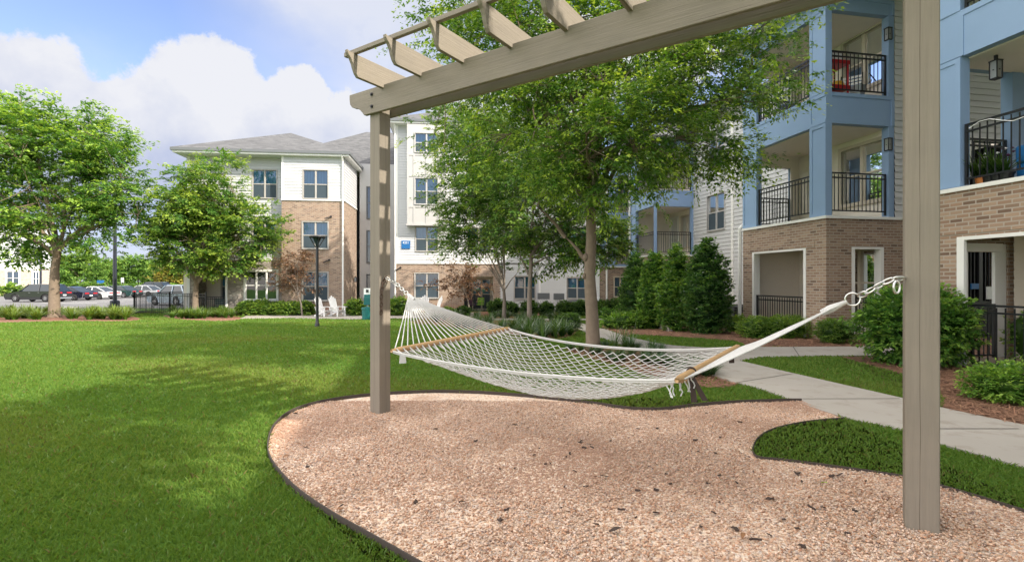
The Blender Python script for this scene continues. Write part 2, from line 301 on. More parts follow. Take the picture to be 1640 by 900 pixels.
def grounds():
    m, nt, b, o = new_mat('lawn'); g = G(nt); v = g.coord('Object')
    n = g.noise(v, .35, 5, .6); n2 = g.noise(v, 6, 5, .65); n3 = g.noise(v, 55, 4, .7)
    c = g.mix(n, (.074, .165, .024), (.120, .225, .038)); c = g.mix(g.m('MULTIPLY', n2, .5), c, (.082, .175, .026)); c = g.mix(g.m('MULTIPLY', n3, .45), c, (.058, .125, .019))
    g.put(b.inputs['Base Color'], c); b.inputs['Roughness'].default_value = .95; b.inputs['Specular IOR Level'].default_value = .1
    g.put(b.inputs['Normal'], g.bump(g.m('ADD', n3, n2), .8, .04))
    m, nt, b, o = new_mat('gravel'); g = G(nt); v = g.coord('Object')
    vo = g.nd('ShaderNodeTexVoronoi'); g.L.new(v, vo.inputs['Vector']); vo.inputs['Scale'].default_value = 58
    sc = g.nd('ShaderNodeSeparateColor'); g.L.new(vo.outputs['Color'], sc.inputs[0])
    c = g.ramp(sc.outputs[0], [(0, (.40, .26, .17)), (.3, (.55, .42, .31)), (.6, (.62, .52, .42)), (.85, (.45, .40, .36)), (1, (.30, .17, .10))]); c = g.mix(1.0, c, (1.25, 1.22, 1.22, 1), 'MULTIPLY')
    c = g.mix(g.ramp(g.noise(v, 1.3, 5, .6), [(.5, (0, 0, 0)), (.72, (.75, .75, .75))]), c, (.36, .20, .125))
    g.put(b.inputs['Base Color'], c); b.inputs['Roughness'].default_value = .9; g.put(b.inputs['Normal'], g.bump(g.m('SUBTRACT', 1.0, vo.outputs['Distance']), .9, .012))
    m, nt, b, o = new_mat('concrete'); g = G(nt); v = g.coord('Object')
    n = g.noise(v, 1.1, 6, .6); n2 = g.noise(v, 90, 3, .7)
    c = g.mix(n, (.29, .265, .235), (.39, .362, .328)); c = g.mix(g.m('MULTIPLY', n2, .3), c, (.36, .33, .29))
    c = g.mix(g.ramp(g.noise(v, 3.2, 5, .7), [(.52, (0, 0, 0)), (.70, (.6, .6, .6))]), c, (.22, .185, .15))
    g.put(b.inputs['Base Color'], c); b.inputs['Roughness'].default_value = .9; g.put(b.inputs['Normal'], g.bump(n2, .25, .004))
    m, nt, b, o = new_mat('mulch'); g = G(nt); v = g.coord('Object')
    n = g.noise(g.mapping(v, (30, 60, 30)), 1, 6, .75); n2 = g.noise(v, 1.6, 5, .6); n3 = g.noise(g.mapping(v, (70, 25, 30)), 1, 5, .7)
    c = g.ramp(g.m('MULTIPLY_ADD', n, .5, g.m('MULTIPLY', n3, .5)), [(.3, (.11, .052, .032)), (.5, (.25, .122, .075)), (.7, (.42, .245, .165))]); c = g.mix(g.m('MULTIPLY', n2, .4), c, (.17, .08, .05))
    g.put(b.inputs['Base Color'], c); b.inputs['Roughness'].default_value = .95; g.put(b.inputs['Normal'], g.bump(g.m('ADD', n, n3), 1.0, .035))
    m, nt, b, o = new_mat('asphalt'); g = G(nt); v = g.coord('Object')
    g.put(b.inputs['Base Color'], g.mix(g.noise(v, .5, 6, .65), (.10, .10, .105), (.16, .16, .16))); b.inputs['Roughness'].default_value = .9
    plain('line_paint', (.7, .7, .68), .7); plain('edging', (.055, .042, .035), .8, var=.3, nscale=20); plain('joint', (.10, .09, .08), .9)
grounds()
# ---------------------------------------------------------------- mesh helpers
class MB:
    def __init__(s): s.v = []; s.f = []; s.uv = None
    def add(s, vs, fs):
        o = len(s.v); s.v += [tuple(p) for p in vs]; s.f += [tuple(o+i for i in f) for f in fs]; return s
    def box(s, x0, x1, y0, y1, z0, z1):
        return s.add([(x0, y0, z0), (x1, y0, z0), (x1, y1, z0), (x0, y1, z0), (x0, y0, z1), (x1, y0, z1), (x1, y1, z1), (x0, y1, z1)],
                     [(0, 3, 2, 1), (4, 5, 6, 7), (0, 1, 5, 4), (1, 2, 6, 5), (2, 3, 7, 6), (3, 0, 4, 7)])
    def obox(s, c, ax, ay, az):
        """box from a centre and three half-axis vectors"""
        c, ax, ay, az = map(Vector, (c, ax, ay, az))
        vs = [c+i*ax+j*ay+k*az for k in (-1, 1) for (i, j) in ((-1, -1), (1, -1), (1, 1), (-1, 1))]
        return s.add(vs, [(0, 3, 2, 1), (4, 5, 6, 7), (0, 1, 5, 4), (1, 2, 6, 5), (2, 3, 7, 6), (3, 0, 4, 7)])
    def bar(s, a, b, w, h=None):
        """rectangular bar between two points"""
        a, b = Vector(a), Vector(b); d = (b-a); up = Vector((0, 0, 1)) if abs(d.normalized().z) < .95 else Vector((0, 1, 0))
        x = d.cross(up).normalized(); y = x.cross(d).normalized(); h = h or w
        return s.obox((a+b)/2, d/2, x*w/2, y*h/2)
    def quad(s, a, b, c, d): return s.add([a, b, c, d], [(0, 1, 2, 3)])
    def tube(s, pts, r, n=6, cap=True):
        pts = [Vector(p) for p in pts]; m = len(pts); rr = r if hasattr(r, '__len__') else [r]*m
        o = len(s.v); ref = None
        for i, p in enumerate(pts):
            d = (pts[min(i+1, m-1)]-pts[max(i-1, 0)])
            d = d.normalized() if d.length > 1e-9 else Vector((0, 0, 1))
            if ref is None:
                ref = Vector((0, 0, 1)) if abs(d.z) < .9 else Vector((1, 0, 0))
            x = d.cross(ref).normalized(); y = d.cross(x).normalized(); ref = x.cross(d)
            for k in range(n):
                a = 2*math.pi*k/n; s.v.append(tuple(p+(x*math.cos(a)+y*math.sin(a))*rr[i]))
        for i in range(m-1):
            for k in range(n):
                s.f.append((o+i*n+k, o+i*n+(k+1) % n, o+(i+1)*n+(k+1) % n, o+(i+1)*n+k))
        if cap: s.f.append(tuple(o+k for k in range(n))); s.f.append(tuple(o+(m-1)*n+k for k in reversed(range(n))))
        return s
    def loop(s, pts, r, n=6):
        """closed tube"""
        pts = [Vector(p) for p in pts]; m = len(pts); o = len(s.v)
        c = sum(pts, Vector())/m; nrm = (pts[0]-c).cross(pts[m//4]-c).normalized()
        for i in range(m):
            d = (pts[(i+1) % m]-pts[i-1]).normalized(); x = nrm; y = d.cross(x).normalized()
            for k in range(n):
                a = 2*math.pi*k/n; s.v.append(tuple(pts[i]+(x*math.cos(a)+y*math.sin(a))*r))
        for i in range(m):
            for k in range(n):
                j = (i+1) % m; s.f.append((o+i*n+k, o+i*n+(k+1) % n, o+j*n+(k+1) % n, o+j*n+k))
        return s
    def prism(s, poly, axis, c0, c1):
        """polygon of (u, z) extruded along 'x' or 'y', or of (x, y) along 'z'"""
        f = {'x': lambda u, z, c: (c, u, z), 'y': lambda u, z, c: (u, c, z), 'z': lambda u, z, c: (u, z, c)}[axis]
        n = len(poly); vs = [f(u, z, c0) for u, z in poly]+[f(u, z, c1) for u, z in poly]
        return s.add(vs, [tuple(range(n)), tuple(reversed(range(n, 2*n)))]+[(i, i+n, (i+1) % n+n, (i+1) % n) for i in range(n)])
    def lathe(s, prof, cx=0, cy=0, n=14):
        o = len(s.v)
        for r, z in prof:
            for k in range(n):
                a = 2*math.pi*k/n; s.v.append((cx+r*math.cos(a), cy+r*math.sin(a), z))
        for i in range(len(prof)-1):
            for k in range(n): s.f.append((o+i*n+k, o+i*n+(k+1) % n, o+(i+1)*n+(k+1) % n, o+(i+1)*n+k))
        return s
    def build(s, name, mat, parent=None, smooth=False, bevel=0, fix=False):
        me = bpy.data.meshes.new(name); me.from_pydata(s.v, [], s.f); me.materials.append(MATS[mat])
        if fix or bevel:
            bm = bmesh.new(); bm.from_mesh(me); bmesh.ops.recalc_face_normals(bm, faces=bm.faces)
            if bevel: bmesh.ops.bevel(bm, geom=bm.edges[:], offset=bevel, segments=1, affect='EDGES')
            bm.to_mesh(me); bm.free()
        if smooth: me.polygons.foreach_set('use_smooth', [True]*len(me.polygons))
        me.update(); o = bpy.data.objects.new(name, me); COL.objects.link(o)
        if parent: o.parent = parent
        return o
def tag(o, label=None, cat=None, group=None, kind=None):
    if label: o['label'] = label
    if cat: o['category'] = cat
    if group: o['group'] = group
    if kind: o['kind'] = kind
    return o
def thing(name, label, cat, loc=(0, 0, 0), rz=0, group=None):
    o = bpy.data.objects.new(name, None); COL.objects.link(o); o.location = loc; o.rotation_euler = (0, 0, rz); o.empty_display_size = .2
    return tag(o, label, cat, group)
def dup(root, loc, rz=0, label=None, group=None, scale=None):
    r = root.copy(); COL.objects.link(r); r.location = loc; r.rotation_euler = (0, 0, rz)
    if scale: r.scale = scale if hasattr(scale, '__len__') else (scale,)*3
    if label: r['label'] = label
    if group: r['group'] = group
    for ch in list(root.children):
        c = ch.copy(); COL.objects.link(c); c.parent = r
        for gch in list(ch.children):
            d = gch.copy(); COL.objects.link(d); d.parent = c
    return r
def npmesh(name, V, Fq, mat, parent=None, col=None, smooth=False):
    """fast mesh from numpy arrays; Fq is (n, k) with k verts per face"""
    me = bpy.data.meshes.new(name); nv, (nf, k) = len(V), Fq.shape
    me.vertices.add(nv); me.vertices.foreach_set('co', np.ascontiguousarray(V, np.float32).ravel())
    me.loops.add(nf*k); me.loops.foreach_set('vertex_index', np.ascontiguousarray(Fq, np.int32).ravel())
    me.polygons.add(nf); me.polygons.foreach_set('loop_start', np.arange(nf, dtype=np.int32)*k)
    me.polygons.foreach_set('use_smooth', np.full(nf, smooth, bool))
    if col is not None:
        a = me.attributes.new('Col', 'FLOAT_COLOR', 'POINT'); c4 = np.ones((nv, 4), np.float32); c4[:, :3] = col; a.data.foreach_set('color', c4.ravel())
    me.materials.append(MATS[mat]); me.update(calc_edges=True); me.validate()
    o = bpy.data.objects.new(name, me); COL.objects.link(o)
    if parent: o.parent = parent
    return o
def catmull(pts, n=6, closed=False):
    P = [Vector((*p, 0)[:3]) for p in pts]; m = len(P); out = []
    for i in range(m if closed else m-1):
        p0, p1, p2, p3 = (P[(i-1) % m] if closed or i else P[0]), P[i], P[(i+1) % m], (P[(i+2) % m] if closed or i+2 < m else P[m-1])
        for k in range(n):
            t = k/n; out.append(0.5*((2*p1)+(p2-p0)*t+(2*p0-5*p1+4*p2-p3)*t*t+(3*p1-p0-3*p2+p3)*t**3))
    if not closed: out.append(P[-1])
    return [(p.x, p.y) for p in out]
def inpoly(X, Y, poly):
    r = np.zeros(X.shape, bool); n = len(poly); j = n-1
    for i in range(n):
        xi, yi = poly[i]; xj, yj = poly[j]
        c = ((yi > Y) != (yj > Y)) & (X < (xj-xi)*(Y-yi)/((yj-yi) or 1e-12)+xi); r ^= c; j = i
    return r
def sheet(name, poly, off, mat, skirt=0, kind='structure', parent=None):
    """a ground sheet over a polygon, following the ground"""
    bm = bmesh.new(); vs = [bm.verts.new((x, y, 0)) for x, y in poly]; bm.faces.new(vs)
    bmesh.ops.triangulate(bm, faces=bm.faces[:], ngon_method='EAR_CLIP')
    for yy in (12.5, 28.0):
        bmesh.ops.bisect_plane(bm, geom=bm.verts[:]+bm.edges[:]+bm.faces[:], plane_co=(0, yy, 0), plane_no=(0, 1, 0))
    for v in bm.verts: v.co.z = gz(v.co.y)+off
    bmesh.ops.recalc_face_normals(bm, faces=bm.faces)
    if sum(f.normal.z*f.calc_area() for f in bm.faces) < 0: bmesh.ops.reverse_faces(bm, faces=bm.faces[:])
    if skirt:
        be = [e for e in bm.edges if e.is_boundary]; r = bmesh.ops.extrude_edge_only(bm, edges=be)
        for v in [g for g in r['geom'] if isinstance(g, bmesh.types.BMVert)]: v.co.z -= skirt
    me = bpy.data.meshes.new(name); bm.to_mesh(me); bm.free(); me.materials.append(MATS[mat])
    o = bpy.data.objects.new(name, me); COL.objects.link(o)
    if parent: o.parent = parent
    elif kind: o['kind'] = kind
    return o
def G2(pts): return [gp(*p) for p in pts]

# ---------------------------------------------------------------- the ground
lawn_o = sheet('lawn', [(-700, -30), (700, -30), (700, 900), (-700, 900)], 0, 'lawn')
GRAVEL_PX = [(1284, 644.5), (1250, 645), (1170, 648), (1110, 653), (1060, 659), (1010, 658), (960, 651), (900, 643), (840, 637), (760, 631.5), (680, 630.5), (590, 636), (520, 646), (470, 661), (440, 685), (429, 715), (433, 740), (450, 765), (480, 795), (530, 830), (590, 865), (650, 900), (760, 965), (900, 1060)]
ISLAND_PX = [(1353, 673), (1300, 677.5), (1250, 687), (1220, 700), (1207, 718), (1212, 735), (1260, 741), (1350, 753), (1450, 768), (1508, 783), (1560, 798), (1640, 823), (1760, 860)]
outer = catmull(G2(GRAVEL_PX), 5); inner = catmull(G2(ISLAND_PX), 5)
GRAVEL = outer+[(.35, 1.45), (1.3, 1.3), (2.6, 1.6)]+inner[::-1]
PATH_PX_NEAR = [(1760, 795), (1640, 752), (1508, 714), (1447, 691), (1353, 671), (1256, 638.5), (1210, 622), (1173, 613), (1139, 602), (1100, 589), (1040, 567), (990, 551), (950, 538), (921, 525), (897, 514.5)]
PATH_PX_FAR = [(903, 508.5), (925, 516.5), (963, 526), (1005, 540), (1060, 552), (1130, 558)]
BRANCH_PX = [(1200, 557), (1390, 556), (1440, 556), (1440, 571), (1390, 571), (1310, 571), (1220, 573), (1184, 579)]
PATH_PX_UP = [(1273, 600), (1447, 640), (1508, 655), (1640, 683), (1760, 708)]
PATH = catmull(G2(PATH_PX_NEAR), 4)+catmull(G2(PATH_PX_FAR), 4)+G2(BRANCH_PX)+catmull(G2(PATH_PX_UP), 4)
MULCH_A = G2([(1345, 572), (1400, 588), (1450, 602), (1500, 622), (1513, 640), (1508, 656), (1640, 684), (1760, 709), (1760, 560), (1640, 545), (1500, 540), (1440, 552), (1420, 571.5)])
MULCH_B = G2([(1440, 556.5), (1200, 556.5), (1180, 547), (1100, 541), (1012, 536), (1003, 539), (963, 525.5), (967, 516), (990, 507), (1100, 500), (1190, 505), (1320, 525), (1440, 540)])
FARPATH = G2([(770, 513.2), (900, 513.6), (968, 513.5), (968, 511), (900, 510.6), (770, 510.2)])
TANPATH = G2([(384, 511), (470, 510), (560, 512), (700, 509.5), (770, 507), (770, 501), (640, 501), (540, 502), (395, 505)])
MULCH_FAR = G2([(800, 506), (968, 507), (968, 499), (800, 499)])
BED_L = catmull(G2([(-90, 512), (0, 505), (100, 502), (190, 504), (224, 510), (205, 515), (120, 515), (40, 516), (-90, 520)]), 4, True)
BED_2 = catmull(G2([(262, 505), (330, 501), (384, 508), (372, 514), (300, 513)]), 4, True)
BED_C = catmull(G2([(655, 515), (720, 502), (800, 500), (905, 517), (925, 530), (880, 545), (780, 530), (700, 522)]), 4, True)
BED_T = catmull(G2([(905, 560), (1000, 556), (1085, 563), (1130, 585), (1180, 612), (1150, 622), (1080, 612), (985, 585)]), 4, True)
HED_M = G2([(378, 506), (540, 506), (600, 505), (600, 496), (378, 496)])
gravel_o = sheet('gravel_bed', GRAVEL, .010, 'gravel')
path_o = sheet('concrete_path', PATH, .022, 'concrete', skirt=.05)
sheet('mulch_bed', MULCH_A, .006, 'mulch'); sheet('mulch_bed', MULCH_B, .006, 'mulch'); sheet('far_path', FARPATH, .018, 'concrete', skirt=.03)
sheet('patio_path', TANPATH, .018, 'concrete', skirt=.03); sheet('mulch_bed', MULCH_FAR, .008, 'mulch'); sheet('mulch_bed', BED_L, .007, 'mulch'); sheet('mulch_bed', BED_2, .007, 'mulch')
sheet('mulch_bed', BED_C, .007, 'mulch'); sheet('mulch_bed', BED_T, .007, 'mulch'); sheet('mulch_bed', HED_M, .010, 'mulch')
for a, b in (((1281, 641.5), (1447, 641)), ((1447, 690), (1640, 690)), ((1180, 615), (1273, 600)), ((1640, 752), (1700, 697)), ((1060, 573), (1100, 557)), ((1390, 556), (1390, 571)), ((1270, 556.6), (1280, 571.6))):
    p, q = Vector((*gp(*a), 0)), Vector((*gp(*b), 0)); d = (q-p).normalized(); n = Vector((-d.y, d.x, 0))*.009
    p = p+d*.03; q = q-d*.05
    if (a[0] == 1640): continue
    o = MB().quad(*[(w.x, w.y, .0255+gz(w.y)) for w in (p-n, q-n, q+n, p+n)]).build('path_joint', 'joint', path_o)
ASPH = [(-140, 36.2), (-26, 36.2), (-19.5, 40), (-19.5, 80), (-140, 80)]
sheet('parking_lot', ASPH, .012, 'asphalt')
k = MB()
for i in range(16): k.box(-42.4, -37.4, 45.0+3.15*i-.06, 45.0+3.15*i+.06, -.486, -.483)
for i in range(10): k.box(-50-3*i, -49.9-3*i, 38.5, 43.2, -.486, -.483)
tag(k.build('stall_markings', 'line_paint'), kind='structure')
ck = MB(); ck.box(-140, -26, 36.0, 36.2, -.6, -.37); tag(ck.build('kerb', 'concrete_kerb'), kind='structure')
def ribbon(pts, w, z0, z1):
    m = MB(); n = len(pts); L_ = []
    for i, p in enumerate(pts):
        a = Vector((*pts[max(i-1, 0)], 0)); b = Vector((*pts[min(i+1, n-1)], 0)); d = (b-a).normalized(); nn = Vector((-d.y, d.x, 0))*w/2; p = Vector((*p, 0))
        L_.append([(p-nn)+Vector((0, 0, z0)), (p-nn)+Vector((0, 0, z1)), (p+nn)+Vector((0, 0, z1)), (p+nn)+Vector((0, 0, z0))])
    for r in L_: m.v += [tuple(x) for x in r]
    for i in range(n-1):
        for k in range(4): m.f.append((4*i+k, 4*i+(k+1) % 4, 4*i+4+(k+1) % 4, 4*i+4+k))
    m.f += [(0, 1, 2, 3), tuple(4*(n-1)+k for k in (3, 2, 1, 0))]
    return m
tag(ribbon(outer, .008, -.03, .052).build('lawn_edging', 'edging', fix=True), 'dark metal edging strip curving round the big lawn side of the gravel', 'edging')
tag(ribbon(inner, .007, -.03, .034).build('lawn_edging', 'edging', fix=True), 'dark metal edging strip round the rounded grass tongue beside the right post', 'edging')
k = MB()
for a, b in (((1018, 516), (1074, 531)),):
    p, q = Vector((*gp(*a), 0)), Vector((*gp(*b), 0)); zz = gz(p.y); k.bar((p.x, p.y, zz+.08), (q.x, q.y, gz(q.y)+.08), .14, .2)
tag(k.build('landscape_kerb', 'concrete_kerb', bevel=.01), 'long grey concrete kerb block lying in the mulch before the tall evergreen shrubs', 'kerb')
p, q = gp(1052, 512), gp(1080, 516)
tag(MB().bar((*p, gz(p[1])+.1), (*q, gz(q[1])+.1), .16, .24).build('landscape_kerb', 'concrete_kerb', bevel=.01), 'short grey concrete kerb block between the trunks of the tall evergreen shrubs', 'kerb')

# grass, pebbles, pine straw: nobody could count them
EXCL = [GRAVEL, PATH, MULCH_A, MULCH_B, FARPATH, TANPATH, MULCH_FAR, BED_L, BED_2, HED_M, ASPH]
def grass():
    n = 680000
    Y = 1.6*np.exp(RNG.random(n)*np.log(33/1.6)); X = (RNG.random(n)*2-1)*(Y*1.12+1.4)
    ok = np.ones(n, bool)
    for p in EXCL: ok &= ~inpoly(X, Y, p)
    ok &= ~((Y > 29) & (X > -21)) & ~(inpoly(X, Y, BED_C) & (RNG.random(n) < .8)) & ~(inpoly(X, Y, BED_T) & (RNG.random(n) < .85))
    X, Y = X[ok], Y[ok]; n = len(X)
    patch = np.sin(X*1.3+np.sin(Y*.9)*2)*.5+np.sin(Y*2.1+X*.4)*.5
    h = (.018+.024*RNG.random(n)+.005*patch)*(1+.025*Y); w = (.0010+.0010*Y)*(.6+.8*RNG.random(n)); a = RNG.random(n)*6.283
    lean = h*(.3+.9*RNG.random(n)); la = RNG.random(n)*6.283; z = gza(Y)
    B = np.stack([X, Y, z], 1); s = np.stack([np.cos(a)*w, np.sin(a)*w, 0*w], 1)
    mid = B+np.stack([np.cos(la)*lean*.35, np.sin(la)*lean*.35, h*.6], 1); tip = B+np.stack([np.cos(la)*lean, np.sin(la)*lean, h], 1)
    V = np.concatenate([(B-s)[:, None], (B+s)[:, None], (mid+s*.75)[:, None], tip[:, None], (mid-s*.75)[:, None]], 1).reshape(-1, 3)
    i = np.arange(n)[:, None]*5
    Fq = np.concatenate([i+0, i+1, i+2, i+3, i+4], 1)
    t = RNG.random(n); base = np.array([.092, .188, .034]); alt = np.array([.185, .262, .060]); dry = np.array([.24, .21, .09])
    c = base+(alt-base)*t[:, None]*(0.75+.25*patch[:, None]); wrn = np.clip(np.sin(X*.55+np.sin(Y*.7+1)*1.7)*np.sin(Y*.8+X*.33)*1.4-.2, 0, 1)[:, None]; c = c*(1-.45*wrn)+np.array([.20, .235, .06])*.45*wrn; dr = RNG.random(n) < .03+.05*wrn[:, 0]; c[dr] = dry*(.45+.45*RNG.random((dr.sum(), 1)))
    tag(npmesh('grass', V, Fq, 'grass_blade', col=np.repeat(c, 5, 0)), 'short mown green grass blades covering the lawn', 'grass', kind='stuff')
grass()
def ico():
    bm = bmesh.new(); bmesh.ops.create_icosphere(bm, subdivisions=1, radius=1); bm.verts.ensure_lookup_table()
    V = np.array([v.co[:] for v in bm.verts]); Fq = np.array([[v.index for v in f.verts] for f in bm.faces]); bm.free(); return V, Fq
def pebbles():
    n = 220000
    Y = np.sqrt(RNG.random(n)*(6.2**2-1.5**2)*1.0+1.5**2); X = (RNG.random(n)*2-1)*(Y*.85+1.0)+.3
    ok = inpoly(X, Y, GRAVEL); X, Y = X[ok], Y[ok]; n = len(X)
    V0, F0 = ico(); r = .0044+.0052*RNG.random(n)**1.8
    sc = np.stack([r*(.8+.6*RNG.random(n)), r*(.8+.4*RNG.random(n)), r*(.55+.35*RNG.random(n))], 1)
    a = RNG.random(n)*6.283; ca, sa = np.cos(a), np.sin(a)
    P = V0[None]*sc[:, None]*(1+.22*(RNG.random((n, 12, 1))-.5)); x = P[..., 0]*ca[:, None]-P[..., 1]*sa[:, None]; y = P[..., 0]*sa[:, None]+P[..., 1]*ca[:, None]
    tl = (RNG.random((n, 1))-.5)*.9; z = P[..., 2]+x*tl
    bumpy = .008*np.sin(X*3.1+1)*np.sin(Y*2.7)+.006*np.sin(X*7.3)*np.cos(Y*6.1)
    V = np.stack([x+X[:, None], y+Y[:, None], z+(.012+.008*RNG.random(n)+np.maximum(bumpy, -.004))[:, None]], -1).reshape(-1, 3)
    Fq = (F0[None]+12*np.arange(n)[:, None, None]).reshape(-1, 3)
    pal = np.array([(.60, .49, .38), (.66, .57, .47), (.55, .39, .27), (.48, .31, .20), (.70, .63, .55), (.44, .40, .36), (.36, .21, .13), (.58, .46, .36), (.22, .17, .15), (.62, .45, .32)])
    pr = np.array([.17, .16, .15, .09, .12, .08, .06, .1, .03, .04]); pr = pr/pr.sum()
    c = np.clip(pal[RNG.choice(len(pal), n, p=pr)]*np.array([.90, .775, .73])*(.68+.56*RNG.random((n, 1))), 0, .92)
    st = np.clip(np.sin(X*1.7+.6+np.sin(Y*2.3))*np.sin(Y*1.9+X*.8)*1.9-.35+.7*(RNG.random(n)-.5), 0, 1)[:, None]*.7
    for ax_, ay_, sx_, sy_, am_ in ((.6, 4.4, .8, .45, .55), (1.0, 3.75, .9, .4, .5), (-.3, 3.6, .8, .35, .35), (-1.9, 5.2, .35, .3, .5)): st = np.maximum(st, (am_*np.exp(-((X-ax_)/sx_)**2-((Y-ay_)/sy_)**2)*(.5+RNG.random(n)))[:, None])
    st = np.clip(st, 0, .85)
    c = c*(1-st)+np.array([.34, .20, .135])*st
    tag(npmesh('gravel', V, Fq, 'pebble', col=np.repeat(c, 12, 0), smooth=True), 'pink and cream pea gravel filling the curved bed', 'gravel', kind='stuff')
pebbles()
def straw():
    n = 60000; Y = 4.5*np.exp(RNG.random(n)*np.log(30/4.5)); X = (RNG.random(n)*1.25-.05)*Y*1.1
    ok = np.zeros(n, bool)
    for p in (MULCH_A, MULCH_B, BED_T): ok |= inpoly(X, Y, p)
    ok &= ~inpoly(X, Y, PATH); X, Y = X[ok], Y[ok]; n = len(X); a = RNG.random(n)*6.283; l = .05+.08*RNG.random(n); w = .0012+.0005*Y
    d = np.stack([np.cos(a)*l, np.sin(a)*l, (RNG.random(n)-.4)*.03], 1); s = np.stack([-np.sin(a)*w, np.cos(a)*w, 0*w], 1); B = np.stack([X, Y, gza(Y)+.012+.02*RNG.random(n)], 1)
    V = np.concatenate([(B-d-s)[:, None], (B+d-s)[:, None], (B+d+s)[:, None], (B-d+s)[:, None]], 1).reshape(-1, 3)
    c = np.array([.27, .135, .082])[None]*(.55+.9*RNG.random((n, 1)))+np.array([.08, .06, .035])*(RNG.random((n, 1)) < .2)
    tag(npmesh('pine_straw', V, np.arange(4*n).reshape(-1, 4), 'straw', col=np.repeat(c, 4, 0)), 'reddish brown pine straw covering the planting beds', 'pine straw', kind='stuff')
straw()
# ---------------------------------------------------------------- pergola
PU = Vector((.8317, -.5552, 0)); PV = Vector((.5552, .8317, 0)); PL = Vector((-1.479, 5.581, 0)); PD = 4.79; PW = .162
pg = thing('pergola', 'taupe painted timber pergola with scalloped rafter ends standing over the hammock', 'pergola', PL, math.atan2(PU.y, PU.x))
def wood(m, name, loc=(0, 0, 0), rot=(0, 0, 0), bevel=.004, parent=pg):
    o = m.build(name, 'taupe_wood', parent, bevel=bevel); o.location = loc; o.rotation_euler = rot; return o
for x in (0, PD):
    wood(MB().box(-.1, 3.64, 0, PW, 0, PW), 'post', (x, 0, 0), (0, R(-90), 0), .006)
def scroll(x0, z0, z1, sgn, pts): return [(x0+sgn*a, z0+(z1-z0)*b) for a, b in pts]
OG = [(0, 0), (.035, .14), (.075, .27), (.12, .36), (.17, .40), (.21, .46), (.245, .60), (.255, .80), (.255, 1)]
for y in (-.043, PW+.001):
    z0, z1 = 3.375, 3.655
    prof = scroll(PD+.09, z0, z1, 1, OG)+scroll(-.21, z0, z1, -1, OG)[::-1]
    b = wood(MB().prism(prof, 'y', 0, .042), 'beam', (0, y, 0))
RX = [.117-.042+.5655*i for i in range(9)]
RG = [(0, 0), (.03, .14), (.052, .34), (.066, .52), (.092, .72), (.118, .82), (.135, .94), (.137, 1.06), (.10, 1.0)]
for x in RX:
    z0, z1 = 3.615, 3.845; ye = .388
    prof = scroll(-ye, z0, z1, -1, RG)[::-1]+scroll(PW+ye, z0, z1, 1, RG)
    # length runs along the rafter's own x axis
    wood(MB().prism([(a, b) for a, b in prof], 'y', 0, .042), 'rafter', (x+.042, 0, 0), (0, 0, R(90)), .003)
for y in (-.44, PW+.40):
    wood(MB().box(-.05, RX[-1]+.15, 0, .045, 3.846, 3.892), 'purlin', (0, y, 0))
k = MB()
for x in (-.08, PD-.08):
    for z in (3.45, 3.585):
        o = MB().tube([(x, -.043, z), (x, -.052, z)], [.021, .021], 8); o.tube([(x, -.052, z), (x, -.064, z)], .011, 6); o.build('bolt', 'black_metal', pg)

# ---------------------------------------------------------------- hammock
def wch(o, parent):
    o.parent = parent; o.location = -Vector(parent.location); return o
LN, LF = at(628, 562, 4.33), at(815, 526, 5.75); RN, RF = at(1086, 608, 2.97), at(1182, 555, 4.32)
LA, RA = at(652, 471, 5.34), at(1357, 483, 3.17)
hm = thing('hammock', 'white rope net hammock with wooden spreader bars slung between the pergola posts', 'hammock', (LN+LF+RN+RF)/4-Vector((0, 0, .4)))
def bed(p, q):
    a = LN.lerp(RN, p); b = LF.lerp(RF, p); e = a.lerp(b, q)
    w = 1-.07*4*p*(1-p); e = a.lerp(b, .5)+(e-a.lerp(b, .5))*w
    s = 4*p*(1-p); s = s**.85
    return e-Vector((0, 0, s*(.075+.02*q+.31*max(0, 1-(2*q-1)**2)**.75)))
NA, NL = 22, 22; ROPE_R = .0041
net = MB(); rg = random.Random(3)
def P(i, j):
    p = .035+.93*j/(2*NL); q = .02+.96*i/(2*NA); jt = Vector((rg.uniform(-1, 1), rg.uniform(-1, 1), rg.uniform(-.6, .6)))*.006
    return bed(p, q)+jt
nodes = {(i, j): P(i, j) for i in range(2*NA+1) for j in range(2*NL+1) if (i+j) % 2 == 0}
for (i, j), a in nodes.items():
    for di in (1, -1):
        b = nodes.get((i+di, j+1))
        if b is None: continue
        m1 = a.lerp(b, .5)-Vector((0, 0, .003)); sd_ = (b-a).normalized()*.012
        net.tube([a+Vector((0, 0, .004*di)), m1, b-Vector((0, 0, .004*di))], ROPE_R, 5, cap=False)
wch(net.build('rope_net', 'rope_white', None, smooth=True), hm)
for A, B, j in ((LN, LF, 0), (RN, RF, 2*NL)):
  ends = MB()
  for i in range(0, 2*NA+1, 2):
    q = .02+.96*i/(2*NA)
    if True:
        bq = A.lerp(B, q); n0 = nodes[(i, j)] if (i, j) in nodes else nodes[(i+1, j)]; e = (n0-bq).normalized()
        ends.tube([bq-Vector((0, 0, .022)), bq.lerp(n0, .5)-Vector((0, 0, .010)), n0], [.0075, .0085, .007], 5)
        if j == 0: ends.tube([bq+Vector((0, 0, .018))+e*.015, bq.lerp(n0, .5)+Vector((0, 0, .006)), n0], [.006, .008, .007], 5)
  wch(ends.build('end_loop', 'rope_white', None, smooth=True), hm)
for q in (0, 1):
    e = MB()
    for dz, r in ((0, .0082), (-.012, .006)):
        pts = [bed(.005+.99*t/40, q)+Vector((0, 0, dz)) for t in range(41)]; e.tube(pts, r, 6)
    wch(e.build('edge_rope', 'rope_white', None, smooth=True), hm)
